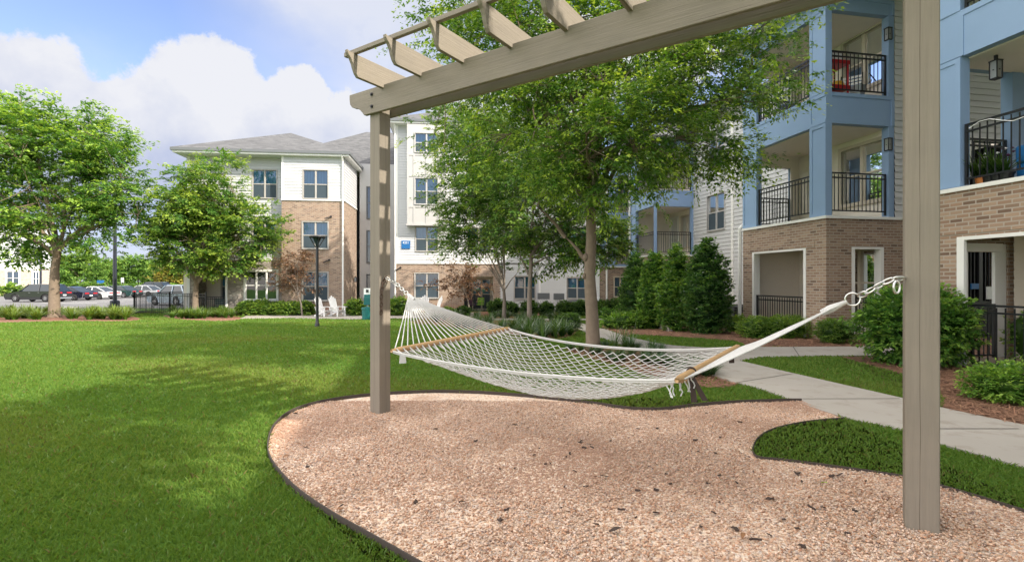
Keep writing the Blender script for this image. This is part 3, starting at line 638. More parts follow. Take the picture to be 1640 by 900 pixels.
for A, B, ov in ((LN, LF, .01), (RN, RF, .03)):
    d = (B-A).normalized(); a, b = A-d*ov, B+d*ov; m = MB(); n = 24; pts = [a.lerp(b, t/n) for t in range(n+1)]
    rr = [.014]+[.024]*(n-1)+[.014]; m.tube(pts, rr, 10)
    wch(m.build('spreader_bar', 'spreader_wood', None, smooth=True), hm)
for A, B, apex, nm in ((LN, LF, LA, 23), (RN, RF, RA, 23)):
    c = MB()
    bc = (A+B)/2; dirn = (bc-apex).normalized(); knot = apex+dirn*(.05 if apex is LA else .1)
    for i in range(nm):
        q = .015+.97*i/(nm-1); e = A.lerp(B, q); s = knot+(B-A).normalized()*(q-.5)*.055
        e = e-Vector((0, 0, .012)) if apex is RA else e; pts = [apex.lerp(s, .2)]; pts += [s.lerp(e, t/4)-Vector((0, 0, .02*math.sin(math.pi*t/4)*abs(2*q-1))) for t in range(5)]
        c.tube(pts, .0056, 5)
    c.tube([apex, knot, knot+dirn*.06], [.012, .026, .02], 8)
    wch(c.build('clew', 'rope_white', None, smooth=True), hm)
def ringpts(c, ax, ay, n=20): return [c+ax*math.cos(2*math.pi*t/n)+ay*math.sin(2*math.pi*t/n) for t in range(n)]
for A, r in ((RA, .04), (LA, .02)):
    d = ((RN+RF)/2-RA).normalized() if A is RA else ((LN+LF)/2-LA).normalized()
    c = A-d*r*.8; view = Vector((c.x, c.y, 0)).normalized(); sx = view.cross(Vector((0, 0, 1)))
    wch(MB().loop(ringpts(c, sx*r, Vector((0, 0, 1))*r), .0058, 7).build('ring', 'steel', None, smooth=True), hm)
# fringe, ties and tag
fr = MB(); rg = random.Random(9); dd = (RF-RN).normalized()
for i in range(9):
    p = RN+dd*(-.02+.035*i)+Vector((-.06+.01*i, 0, -.02)); pts = [p]; 
    for k_ in range(4): pts.append(pts[-1]+Vector((rg.uniform(-.014, .014), rg.uniform(-.01, .01), -rg.uniform(.014, .028))))
    fr.tube(pts, .0042, 5)
wch(fr.build('fringe', 'rope_white', None, smooth=True), hm)
def strap(base, dirs, w, parent=hm, mat='dark_brown'):
    m = MB()
    for dv, ln in dirs:
        d = Vector(dv).normalized(); s = Vector((1, .2, 0)).normalized()*w/2; t = Vector((0, 1, 0))*.003
        for k_ in range(3):
            a = base+d*ln*k_/3+Vector((0, 0, 0)); b = base+d*ln*(k_+1)/3
            m.obox((a+b)/2, s*(1+.08*k_), t, (b-a)/2*1.01)
    return wch(m.build('tie_strap', mat, None), parent)
b1 = RN+dd*.27
strap(b1-Vector((0, 0, .02)), [((-.06, -.5, -1), .17), ((.45, -.4, -1), .17)], .034)
kn = MB(); kn.loop(ringpts(b1, Vector((.026, 0, 0)), Vector((0, 0, 1))*.03), .008, 6); wch(kn.build('tie_knot', 'dark_brown', None, smooth=True), hm)
b2 = RN.lerp(RF, .85); strap(b2-Vector((0, 0, .03)), [((.02, 0, -1), .075)], .04)
strap(LN+(RN-LN).normalized()*.13+Vector((0, 0, -.03)), [((0, 0, -1), .065)], .05, mat='rope_white').name = 'care_tag'
# chains: each oval link is a part
def chain(label, pts, mats, ll=.052):
    c = thing('hammock_chain', label, 'chain', pts[0])
    pts = [Vector(p) for p in pts]; L_ = [0]
    for a, b in zip(pts, pts[1:]): L_.append(L_[-1]+(b-a).length)
    n = max(2, int(L_[-1]/(ll*.74)))
    def ev(s):
        for i in range(len(pts)-1):
            if s <= L_[i+1]: return pts[i].lerp(pts[i+1], (s-L_[i])/((L_[i+1]-L_[i]) or 1))
        return pts[-1]
    for i in range(n):
        s = (i+.5)*L_[-1]/n; p = ev(s); d = (ev(min(L_[-1], s+.015))-ev(max(0, s-.015))).normalized()
        u = d.cross(Vector((0, 0, 1)))
        u = u.normalized() if u.length > .05 else Vector((1, 0, 0)); v = d.cross(u)
        w = (u+v).normalized() if i % 2 else (u-v).normalized()
        pt = []
        for t in range(16):
            a = 2*math.pi*t/16; x = math.cos(a); y = math.sin(a)
            pt.append(p+d*(math.copysign(abs(x)**.75, x)*ll*.5)+w*(y*ll*.27))
        wch(MB().loop(pt, ll*.095, 6).build('link', mats(i, n), None, smooth=True), c)
    return c
ringR = RA-((RN+RF)/2-RA).normalized()*.072
pr = at(1447, 446, 2.985); c1 = chain('bright steel chain joining the hammock ring to the right post', [ringR, at(1392, 466, 3.07), at(1418, 452, 3.02), at(1430, 447, 3.0), pr], lambda i, n: 'steel', .062)
wch(MB().loop(ringpts(at(1436, 460, 2.97), Vector((.018, 0, 0)), Vector((0, 0, .036))), .007, 6).build('carabiner', 'steel', None, smooth=True), c1)
wch(MB().tube([at(1438, 445, 2.99), at(1458, 445, 3.03)], .008, 6).build('eye_bolt', 'steel', None), c1)
lx = lambda x, y, z: PL+PU*x+PV*y+Vector((0, 0, z))
chain('steel chain wrapped round the left post and hanging rusty down its face', [LA, at(636, 455, 5.47), lx(.03, .10, 1.52), lx(.016, .07, 1.54), lx(.016, .03, 1.47), lx(.016, .012, 1.38), lx(.016, .008, 1.22), lx(.016, .005, 1.13)], lambda i, n: 'steel' if i < n*.48 else 'rust', .058)

# ---------------------------------------------------------------- building helpers
class Fr:
    """a building's own axes: x to the right, y away"""
    def __init__(s, ox, oy, deg): s.o = Vector((ox, oy)); s.a = R(deg); s.c, s.s = math.cos(s.a), math.sin(s.a)
    def loc(s, w): d = Vector((w[0], w[1]))-s.o; return Vector((d.x*s.c+d.y*s.s, -d.x*s.s+d.y*s.c))
    def hit(s, ax, c, px, py=450):
        o = s.loc((0, 0)); e = s.loc(((px-820)/F, 1)); d = e-o
        t = (c-o.x)/d.x if ax == 'x' else (c-o.y)/d.y; p = o+d*t
        return (p.y if ax == 'x' else p.x), CAMH+(450-py)/F*t
def cuts(u0, u1, z0, z1, holes):
    us = sorted({u0, u1, *[min(max(h[i], u0), u1) for h in holes for i in (0, 1)]}); zs = sorted({z0, z1, *[min(max(h[i], z0), z1) for h in holes for i in (2, 3)]})
    for z_a, z_b in zip(zs, zs[1:]):
        run = None
        for ua, ub in zip(us, us[1:]):
            um, zm = (ua+ub)/2, (z_a+z_b)/2
            if any(h[0] < um < h[1] and h[2] < zm < h[3] for h in holes):
                if run: yield (*run, z_a, z_b); run = None
            else: run = (run[0], ub) if run else (ua, ub)
        if run: yield (*run, z_a, z_b)
def wbox(m, ax, c0, c1, u0, u1, z0, z1):
    c0, c1 = min(c0, c1), max(c0, c1)
    return m.box(c0, c1, u0, u1, z0, z1) if ax == 'x' else m.box(u0, u1, c0, c1, z0, z1)
def wall(m, ax, c, u0, u1, z0, z1, holes=(), th=.2, out=-1):
    for a, b, z_a, z_b in cuts(u0, u1, z0, z1, holes): wbox(m, ax, c, c-out*th, a, b, z_a, z_b)
    return m
def siding(m, ax, c, u0, u1, z0, z1, holes=(), out=-1, h=.17, t=.022):
    """lapped boards: each board leans out at its foot"""
    pt = (lambda u, d, z: (c+out*d, u, z)) if ax == 'x' else (lambda u, d, z: (u, c+out*d, z))
    z = z0
    while z < z1-1e-4:
        zt = min(z+h, z1); cz = sorted({z, zt, *[e for q in holes for e in (q[2], q[3]) if z < e < zt]})
        for za, zb in zip(cz, cz[1:]):
            hs = [q for q in holes if q[2] < (za+zb)/2 < q[3]]
            for a, b, _, _ in cuts(u0, u1, za, zb, hs):
                da, db = t*(1-(za-z)/h)+.004, t*(1-(zb-z)/h)+.004
                m.quad(pt(a, da, za), pt(b, da, za), pt(b, db, zb), pt(a, db, zb))
                if za == z: m.quad(pt(a, 0, za), pt(b, 0, za), pt(b, da, za), pt(a, da, za))
        z = zt
    for q in holes:      # reveals
        for u in (q[0], q[1]): m.quad(pt(u, .03, q[2]), pt(u, .03, q[3]), pt(u, -.12, q[3]), pt(u, -.12, q[2]))
        for zz in (q[2], q[3]): m.quad(pt(q[0], .03, zz), pt(q[1], .03, zz), pt(q[1], -.12, zz), pt(q[0], -.12, zz))
    return m
WN = [0]
def window(root, ax, c, u0, u1, z0, z1, out=-1, mulls=1, trim='frame_grey', tw=.055, blindm='blind_vertical', screen=True, rail=.5, proud=.05, mw=.055, glassm='glass_dark'):
    WN[0] += 1; f = MB(); o = out
    wbox(f, ax, c+o*proud, c-o*.05, u0-tw, u0, z0-tw, z1+tw); wbox(f, ax, c+o*proud, c-o*.05, u1, u1+tw, z0-tw, z1+tw)
    wbox(f, ax, c+o*proud, c-o*.05, u0, u1, z1, z1+tw); wbox(f, ax, c+o*(proud+.03), c-o*.05, u0, u1, z0-tw, z0)
    n = mulls+1; fw = .026
    zm = z0+(z1-z0)*rail
    for i in range(1, n): u = u0+(u1-u0)*i/n; wbox(f, ax, c+o*.012, c-o*.06, u-mw/2, u+mw/2, z0, z1)
    for i in range(n):
        a = u0+(u1-u0)*i/n+(mw/2 if i else 0); b = u0+(u1-u0)*(i+1)/n-(mw/2 if i < n-1 else 0)
        wbox(f, ax, c-o*.005, c-o*.055, a, b, zm-.025, zm+.025)
        for (p, q) in ((a, a+fw), (b-fw, b)): wbox(f, ax, c-o*.012, c-o*.05, p, q, z0, zm-.025); wbox(f, ax, c-o*.012, c-o*.05, p, q, zm+.025, z1)
        wbox(f, ax, c-o*.012, c-o*.05, a+fw, b-fw, z0, z0+fw); wbox(f, ax, c-o*.012, c-o*.05, a+fw, b-fw, z1-fw, z1)
    w = f.build('window', trim, root)
    g = MB(); pq = (lambda u, z: (c-o*.04, u, z)) if ax == 'x' else (lambda u, z: (u, c-o*.04, z)); g.quad(pq(u0, z0), pq(u1, z0), pq(u1, z1), pq(u0, z1)); g.build('pane', glassm, w)
    if blindm:
        g = MB(); wbox(g, ax, c-o*.13, c-o*.15, u0-.04, u1+.04, z0-.04, z1+.04); g.build('blind', blindm, w)
    else:
        g = MB(); wbox(g, ax, c-o*.4, c-o*.42, u0-.2, u1+.2, z0-.2, z1+.2); g.build('blind', 'dark_inside', w)  # dark backing instead of a blind: the room's gloom is put into its colour
    if screen:
        g = MB(); wbox(g, ax, c-o*.024, c-o*.028, u0+.01, u1-.01, z0+.01, zm-.03); s = g.build('insect_screen', 'screen_mesh', w)
    return w
def rails(m, p, q, z0, z1, gap=.115, post=True):
    """flat-bar balcony railing from p to q (x, y)"""
    p, q = Vector((*p, 0)), Vector((*q, 0)); d = q-p; L_ = d.length; d.normalize(); Z = lambda z: Vector((0, 0, z))
    for z, hh in ((z1, .035), (z1-.12, .03), (z0+.05, .03)): m.bar(p+Z(z), q+Z(z), .04, hh)
    n = max(2, int(L_/gap))
    for i in range(1, n): c = p+d*(L_*i/n); m.obox(c+Z((z0+z1)/2), d*.008, Vector((-d.y, d.x, 0))*.008, Z((z1-z0)/2-.03))
    if post:
        for c in (p+d*.02, q-d*.02): m.obox(c+Z((z0+z1)/2-.02), d*.02, Vector((-d.y, d.x, 0))*.02, Z((z1-z0)/2+.03))
    return m
def lantern(root, x, y, z, hang=False):
    m = MB(); m.box(x-.07, x+.07, y-.07, y+.07, z-.02, z); m.box(x-.02, x+.02, y-.02, y+.02, z, z+.09); m.box(x-.06, x+.06, y-.06, y+.06, z-.33, z-.31)
    for i in (-1, 1):
        for j in (-1, 1): m.box(x+i*.058-.007, x+i*.058+.007, y+j*.058-.007, y+j*.058+.007, z-.31, z-.02)
    m.box(x-.064, x+.064, y-.008, y+.008, z-.18, z-.165); m.box(x-.008, x+.008, y-.064, y+.064, z-.18, z-.165)
    l = m.build('wall_lantern', 'black_metal', root); MB().box(x-.05, x+.05, y-.05, y+.05, z-.31, z-.02).build('lamp_glass', 'galv', l); return l
def hip(m, x0, x1, y0, y1, z, zr, ov=.45, rx0=None, rx1=None, ry=None, th=.16):
    x0 -= ov; x1 += ov; y0 -= ov; y1 += ov; ym = (y0+y1)/2 if ry is None else ry; hw = (y1-y0)/2
    rx0 = x0+hw if rx0 is None else rx0; rx1 = x1-hw if rx1 is None else rx1
    if rx1 < rx0: rx0 = rx1 = (rx0+rx1)/2
    b = [(x0, y0, z), (x1, y0, z), (x1, y1, z), (x0, y1, z)]; r = [(rx0, ym, zr), (rx1, ym, zr)]
    if rx1-rx0 < .01: m.add(b+[r[0]], [(0, 1, 4), (1, 2, 4), (2, 3, 4), (3, 0, 4)])
    else: m.add(b+r, [(0, 1, 5, 4), (1, 2, 5), (2, 3, 4, 5), (3, 0, 4)])
    return (x0, x1, y0, y1)
def eaves(root, box_, z, fas='gutter_grey', h=.16):
    x0, x1, y0, y1 = box_
    m = MB(); m.box(x0, x1, y0, y0+.08, z-h, z-.002); m.box(x0, x1, y1-.08, y1, z-h, z-.002); m.box(x0, x0+.08, y0+.08, y1-.08, z-h, z-.002); m.box(x1-.08, x1, y0+.08, y1-.08, z-h, z-.002)
    m.build('gutter', fas, root)
    m = MB(); m.box(x0+.08, x1-.08, y0+.08, y1-.08, z-h-.10, z-.02); m.build('soffit', 'white_trim', root)
# ---------------------------------------------------------------- the white and brick building across the lawn
FL = Fr(-10.09, 30.0, 6.0)
lb = thing('apartment_building', 'white siding and brown brick apartment building with grey shingle hip roofs across the lawn', 'building', (-10.09, 30.0, 0), R(6))
GZ = -.62
PARTS = []
def part_of(root, name, mat):
    def f():
        m = MB(); PARTS.append((m, name, mat, root)); return m
    return f
def flush_parts():
    for m, n, mt, r in PARTS:
        if m.f: m.build(n, mt, r)
    PARTS.clear()
nbt, nsw, nst, ntp = part_of(lb, 'brick_wall', 'brick_tan'), part_of(lb, 'siding', 'siding_white'), part_of(lb, 'stone_wall', 'stone_veneer'), part_of(lb, 'trim', 'white_trim')
def H(px, py, c, ax='y'): return FL.hit(ax, c, px, py)
def wr(c, x0, x1, y0, y1, ax='y'):
    """rectangle on a plane from photo pixels: u0, u1, z0, z1"""
    u0, u1 = FL.hit(ax, c, x0)[0], FL.hit(ax, c, x1)[0]; m = (x0+x1)/2
    return (u0, u1, FL.hit(ax, c, m, y1)[1], FL.hit(ax, c, m, y0)[1])
XW = FL.hit('y', 0, 451)[0]; XL = FL.hit('y', .6, 301)[0]; ZT, ZE = 6.28, 9.0
w1, w2, w3 = wr(0, 485, 525, 436, 481), wr(0, 485, 525, 356, 398), wr(0, 486, 525, 273, 318)
wall(nbt(), 'y', 0, XW, 0, GZ, ZT, [w1, w2]); siding(nsw(), 'y', 0, XW, 0, ZT+.08, ZE, [w3])
wbox(ntp(), 'y', -.06, .2, XW-.02, .08, ZT, ZT+.08)
for x in (XW, -.12): wbox(ntp(), 'y', -.035, .1, x, x+.12, ZT+.08, ZE)
for w in (w1, w2, w3): window(lb, 'y', 0, *w, blindm='blind_vertical')
lin = MB()
for w in (w1, w2): wbox(lin, 'y', -.02, .1, w[0]-.25, w[1]+.25, w[3]+.092, w[3]+.30)
lin.build('brick_lintel', 'brick_tan', lb)
# side of the wing, then the grey recess
SY = 3.7
wall(nbt(), 'x', 0, .2, SY, GZ, ZT, out=1); siding(nsw(), 'x', 0, 0, SY, ZT+.08, ZE, out=1); wbox(ntp(), 'x', -.1, .05, -.06, SY, ZT, ZT+.08)
wall(nbt(), 'x', XW, .2, 1.0, GZ, ZT); siding(nsw(), 'x', XW, 0, 1.0, ZT+.08, ZE)
XT = FL.hit('y', 1.72, 634)[0]
gr = MB(); slits = [wr(SY, 588, 598, a, b) for a, b in ((300, 350), (370, 420), (440, 492))]
wall(gr, 'y', SY, .2, XT, GZ, 9.4, slits)
for s in slits: window(lb, 'y', SY, *s, mulls=0, trim='gutter_grey', blindm=None, screen=False, tw=.05)
gr.build('recess_wall', 'grey_panel', lb)
# left part, set back
w4, w5 = wr(.6, 405, 443, 273, 317), wr(.6, 394, 443, 435, 479)
w9 = wr(.6, 405, 443, 356, 398)
pat = wr(.6, 314, 365, 436, 500); pat = (pat[0], pat[1], GZ, pat[3])
ZS = 2.75
wall(nst(), 'y', .6, XL, XW, GZ, ZS, [w5, pat]); siding(nsw(), 'y', .6, XL, XW, ZS+.06, ZE, [w4, w9]); wbox(ntp(), 'y', .54, .8, XL, XW, ZS, ZS+.06)
wall(nst(), 'x', XL, .8, 5, GZ, ZS); siding(nsw(), 'x', XL, .6, 9, ZS+.06, ZE); wbox(ntp(), 'y', .56, .7, XL-.05, XL+.12, GZ, ZE)
window(lb, 'y', .6, *w4); window(lb, 'y', .6, *w9); window(lb, 'y', .6, *w5, mulls=2, tw=.12, trim='white_trim', blindm=None, screen=False)
ir = MB(); wall(ir, 'y', 2.4, pat[0]-.6, pat[1]+.3, GZ, ZS, [(pat[1]-1.15, pat[1]-.1, .3, 2.0)]); wall(ir, 'x', pat[1]+.1, .8, 2.4, GZ, ZS, out=-1); wall(ir, 'x', pat[0]-.6, .8, 2.4, GZ, ZS, out=1)
ir.box(pat[0]-.5, pat[1]+.1, .8, 2.4, pat[3]+.05, pat[3]+.15); ir.build('patio_wall', 'cream', lb)
window(lb, 'y', 2.4, pat[1]-1.15, pat[1]-.1, .3, 2.0, mulls=0)
for x in (pat[0], pat[1]-.12): MB().box(x, x+.12, .52, .6, GZ, pat[3]).build('patio_post', 'white_trim', lb)
MB().box(pat[0], pat[1], .52, .6, pat[3], pat[3]+.1).build('patio_header', 'white_trim', lb)
rails(MB(), (pat[0]+.15, .5), (pat[1]-.13, .5), -.5, .55).build('railing', 'rail_black', lb)
# four-storey tower
TY = 1.72; X9 = FL.hit('y', TY, 866)[0]; XB = FL.hit('y', TY, 800)[0]; ZB, ZTE = 2.6, 11.55
t1, t2 = wr(TY, 665, 702, 438, 477), wr(TY, 666, 701, 364, 402)
pt_ = wr(TY, 743, 790, 443, 500); pt_ = (pt_[0], pt_[1], GZ, pt_[3]); t5 = wr(TY, 824, 857, 443, 478)
u2 = [(t5[0], t5[1], t2[2]+3.07*i, t2[3]+3.07*i) for i in (0, 1, 2)]; u3 = [(pt_[0]+.2, pt_[1]-.2, t2[2]+3.07*i, t2[3]+3.07*i) for i in (0, 1, 2)]
wall(nbt(), 'y', TY, XT, XB, GZ, ZB, [t1, pt_]); siding(nsw(), 'y', TY, XB, X9, GZ+.3, ZB, [t5]); siding(nsw(), 'y', TY, XT, X9, ZB+.08, ZTE, [t2]+u2+u3)
wbox(ntp(), 'y', TY-.06, TY+.2, XT-.03, XB, ZB, ZB+.08); wbox(ntp(), 'y', TY-.035, TY+.1, XT-.02, XT+.14, ZB+.08, ZTE); wbox(ntp(), 'y', TY-.035, TY+.1, X9-.14, X9, GZ, ZTE)
siding(nsw(), 'x', XT, TY, SY, GZ, ZTE); nbt().box(XB-.02, XB+.06, TY-.02, TY+.2, GZ, ZB)
for w in [t1, t2, t5]+u2+u3: window(lb, 'y', TY, *w)
lin = MB(); wbox(lin, 'y', TY-.02, TY+.1, t1[0]-.25, t1[1]+.25, t1[3]+.092, t1[3]+.3); lin.build('brick_lintel', 'brick_tan', lb)
# its ground patio
ir = MB(); wall(ir, 'y', TY+1.5, pt_[0]-.3, pt_[1]+.3, GZ, ZB, [(pt_[0]+.62, pt_[1]-.1, -.4, 1.6)]); wall(ir, 'x', pt_[0]-.05, TY+.2, TY+1.5, GZ, ZB, out=1); wall(ir, 'x', pt_[1]+.05, TY+.2, TY+1.5, GZ, ZB); ir.box(pt_[0]-.05, pt_[1]+.05, TY+.2, TY+1.5, 1.9, 2.0); ir.build('patio_wall', 'cream', lb)
window(lb, 'y', TY+1.5, pt_[0]+.62, pt_[1]-.1, -.4, 1.6, trim='frame_tan', blindm='blind_vertical'); MB().box(pt_[0]+.02, pt_[0]+.55, TY+1.44, TY+1.5, GZ, 1.6).build('door', 'dark_inside', lb)
rails(MB(), (pt_[0]+.05, TY+.05), (pt_[1]-.05, TY+.05), -.5, .55).build('railing', 'rail_black', lb)
# projecting bay with grey panels
BX0, BX1 = FL.hit('y', TY-.6, 652)[0], FL.hit('y', TY-.6, 714)[0]; BZ = 5.12
b3, b4 = wr(TY-.6, 665, 701, 286, 327), wr(TY-.6, 665, 701, 214, 244)
ba = MB(); wall(ba, 'y', TY-.6, BX0, BX1, BZ, ZTE-.15, [b3, b4], th=.15); wall(ba, 'x', BX0, TY-.45, TY, BZ, ZTE-.15, th=.1); wall(ba, 'x', BX1, TY-.45, TY, BZ, ZTE-.15, th=.1, out=1); ba.box(BX0-.05, BX1+.05, TY-.65, TY, BZ-.12, BZ)
bt_ = MB(); mid = (b3[0]+b3[1])/2
for x in (BX0, b3[0]-.12, mid-.05, b3[1]+.02, BX1-.1):
    for z_a, z_b in ((BZ, b3[2]-.1), (b3[3]+.1, b4[2]-.1)): bt_.box(x, x+.1, TY-.63, TY-.601, z_a, z_b)
for x in (BX0, BX1-.1): bt_.box(x, x+.1, TY-.63, TY-.601, b3[2]-.1, b3[3]+.1); bt_.box(x, x+.1, TY-.63, TY-.601, b4[2]-.1, ZTE-.15)
for z in (b3[2]-.22, b3[3]+.1, b4[2]-.22): bt_.box(BX0+.1, BX1-.1, TY-.628, TY-.601, z, z+.1)
bay_o = ba.build('bay_wall', 'grey_panel', lb); bt_.build('batten', 'grey_panel', bay_o)
for w in (b3, b4): window(lb, 'y', TY-.6, *w, trim='grey_panel')
# wall turning towards the courtyard corner (its end is the corner of the blue wing)
PX9 = Vector((FL.hit('y', TY, 866)[0], TY)); wp = Vector((-10.09, 30.0)); 
dw = FL.loc((5.2, 29.6)); L9 = (dw-PX9).length
dga = math.atan2(dw.y-PX9.y, dw.x-PX9.x)
FD_a = R(6)+dga; FD = Fr(-10.09+PX9.x*FL.c-PX9.y*FL.s, 30.0+PX9.x*FL.s+PX9.y*FL.c, math.degrees(FD_a))
def dr(x0, x1, y0, y1):
    u0, u1 = FD.hit('y', 0, x0)[0], FD.hit('y', 0, x1)[0]; m = (x0+x1)/2; return (u0, u1, FD.hit('y', 0, m, y1)[1], FD.hit('y', 0, m, y0)[1])
d1 = dr(909, 940, 445, 478); ds = [(d1[0], d1[1], d1[2]+3.07*i, d1[3]+3.07*i) for i in range(4)]
m = MB(); siding(m, 'y', 0, 0, L9, GZ+.2, ZTE, ds); aw = [m.build('siding', 'siding_white', lb)]
for d in ds: aw.append(window(lb, 'y', 0, *d))
for o in aw: o.location = (PX9.x, PX9.y, 0); o.rotation_euler = (0, 0, dga)
# roofs
rf = MB(); e1 = hip(rf, XL, 0, 0, 9.3, ZE+.16, 11.6); rf.build('roof', 'shingle', lb); eaves(lb, e1, ZE+.16)
rf = MB(); e2 = hip(rf, -6.5, XT+2, SY+.6, 14.5, 9.35, 13.2, rx0=-.4, rx1=XT+1); rf.build('roof', 'shingle', lb); eaves(lb, (e2[0], e2[1], e2[2], e2[3]), 9.35)
rf = MB(); e3 = hip(rf, XT, X9+1.5, TY-.25, 12, ZTE+.16, 14.6); rf.build('roof', 'shingle', lb); eaves(lb, e3, ZTE+.16)
m = MB(); m.tube([(-1.4, SY+4.1, 10.7), (-1.4, SY+4.1, 11.75)], .07, 8); m.build('vent_pipe', 'grey_panel', lb)
# carcass so that no light leaks through, then trims
ca = MB(); ca.box(XL+.3, -.25, 1.1 if False else 2.7, 9.0, GZ, ZE-.1); ca.box(.25, XT-.1, SY+.6, 12, GZ, 9.2); ca.box(XT+.3, X9+1.2, TY+1.75, 11.5, GZ, ZTE-.1); ca.build('rear_wall', 'siding_taupe', lb)
flush_parts()
for x, y in ((-.05, -.09), (XT-.03, TY-.09)):
    z1 = ZE if x < 1 else ZTE
    m = MB(); m.tube([(x, y-.3, z1+.0), (x, y-.05, z1-.35), (x, y, z1-.6), (x, y, GZ)], .055, 6); m.build('downspout', 'white_trim', lb)
for x, z in ((-.75, 5.35), (-.85, 2.75), (XT+.3, 2.35)):
    y = -.02 if x < 0 else TY-.02; m = MB(); m.box(x-.05, x+.05, y-.06, y, z-.05, z+.05); m.bar((x, y-.04, z), (x-.28, y-.30, z-.16), .09, .05); m.build('flood_light', 'black_metal', lb)
lantern(lb, .12, SY-1.0, 1.75)
sn = thing('building_sign', 'small blue building number sign on white siding left of the tower window', 'sign', (0, 0, 0))
s4 = wr(TY-.04, 643, 657, 385.5, 398.5)
def fw(x, y, z): return Vector((-10.09+x*FL.c-y*FL.s, 30.0+x*FL.s+y*FL.c, z))
sn.location = fw((s4[0]+s4[1])/2, TY-.04, (s4[2]+s4[3])/2); sn.rotation_euler = (0, 0, R(6)); sw_, sh_ = (s4[1]-s4[0])/2, (s4[3]-s4[2])/2
MB().box(-sw_, sw_, -.03, .02, -sh_, sh_).build('sign_panel', 'sign_blue', sn)
def text(body, size, loc, rot, mat, parent, name='lettering'):
    c = bpy.data.curves.new(name, 'FONT'); c.body = body; c.size = size; c.align_x = 'CENTER'; c.align_y = 'CENTER'; c.extrude = .003; c.materials.append(MATS[mat])
    o = bpy.data.objects.new(name, c); COL.objects.link(o); o.location = loc; o.rotation_euler = rot; bpy.context.view_layer.update()
    me = bpy.data.meshes.new_from_object(o.evaluated_get(bpy.context.evaluated_depsgraph_get())); q = bpy.data.objects.new(name, me); COL.objects.link(q); q.location = loc; q.rotation_euler = rot; q.parent = parent; bpy.data.objects.remove(o); return q
text('4331', .2, (0, -.036, sh_*.45), (R(90), 0, 0), 'sign_white', sn)

# ---------------------------------------------------------------- the blue balcony building on the right
CX, CY, CR = 8.03, 12.77, 10.25
FB = Fr(CX, CY, CR)
rb = thing('balcony_building', 'three storey apartment building with pale blue balconies over a brick ground floor', 'building', (CX, CY, 0), R(CR))
def br(ax, c, x0, x1, y0=None, y1=None):
    u0, u1 = FB.hit(ax, c, x0)[0], FB.hit(ax, c, x1)[0]; u0, u1 = min(u0, u1), max(u0, u1); m = (x0+x1)/2
    if y0 is None: return u0, u1
    return (u0, u1, FB.hit(ax, c, m, y1)[1], FB.hit(ax, c, m, y0)[1])
nBRK, nBLU, nBM, nWSD, nCRM, nCEI, nTRM, nDEC, nRAI = [part_of(rb, a, b) for a, b in (('brick_wall', 'brick_tan'), ('balcony_column', 'blue_paint'), ('balcony_beam', 'blue_paint'), ('siding', 'siding_white'), ('balcony_wall', 'cream'), ('balcony_ceiling', 'cream'), ('trim', 'white_trim'), ('balcony_floor', 'deck_brown'), ('railing', 'rail_black'))]
ZF2, ZS0, ZS1, ZH, ZTOP = 3.12, 5.55, 6.34, 8.45, 8.85
def bluecol(x0, x1, y0, y1, z0, z1):
    BLU = nBLU(); BLU.box(x0, x1, y0, y1, z0, z1); t = .016; e = .09     # raised border boards on the faces
    for za, zb in ((z0, z1),):
        for y in (y0,):
            if x1-x0 > .3: BLU.box(x0+.002, x0+e, y-t, y, za+.01, zb-.01); BLU.box(x1-e, x1-.002, y-t, y, za+.01, zb-.01)
        if y1-y0 > .3: BLU.box(x0-t, x0, y0+.002, y0+e, za+.01, zb-.01); BLU.box(x0-t, x0, y1-e, y1-.002, za+.01, zb-.01); BLU.box(x0-t, x0, y0+e, y1-e, zb-e, zb-.01); BLU.box(x0-t, x0, y0+e, y1-e, za+.01, za+e)
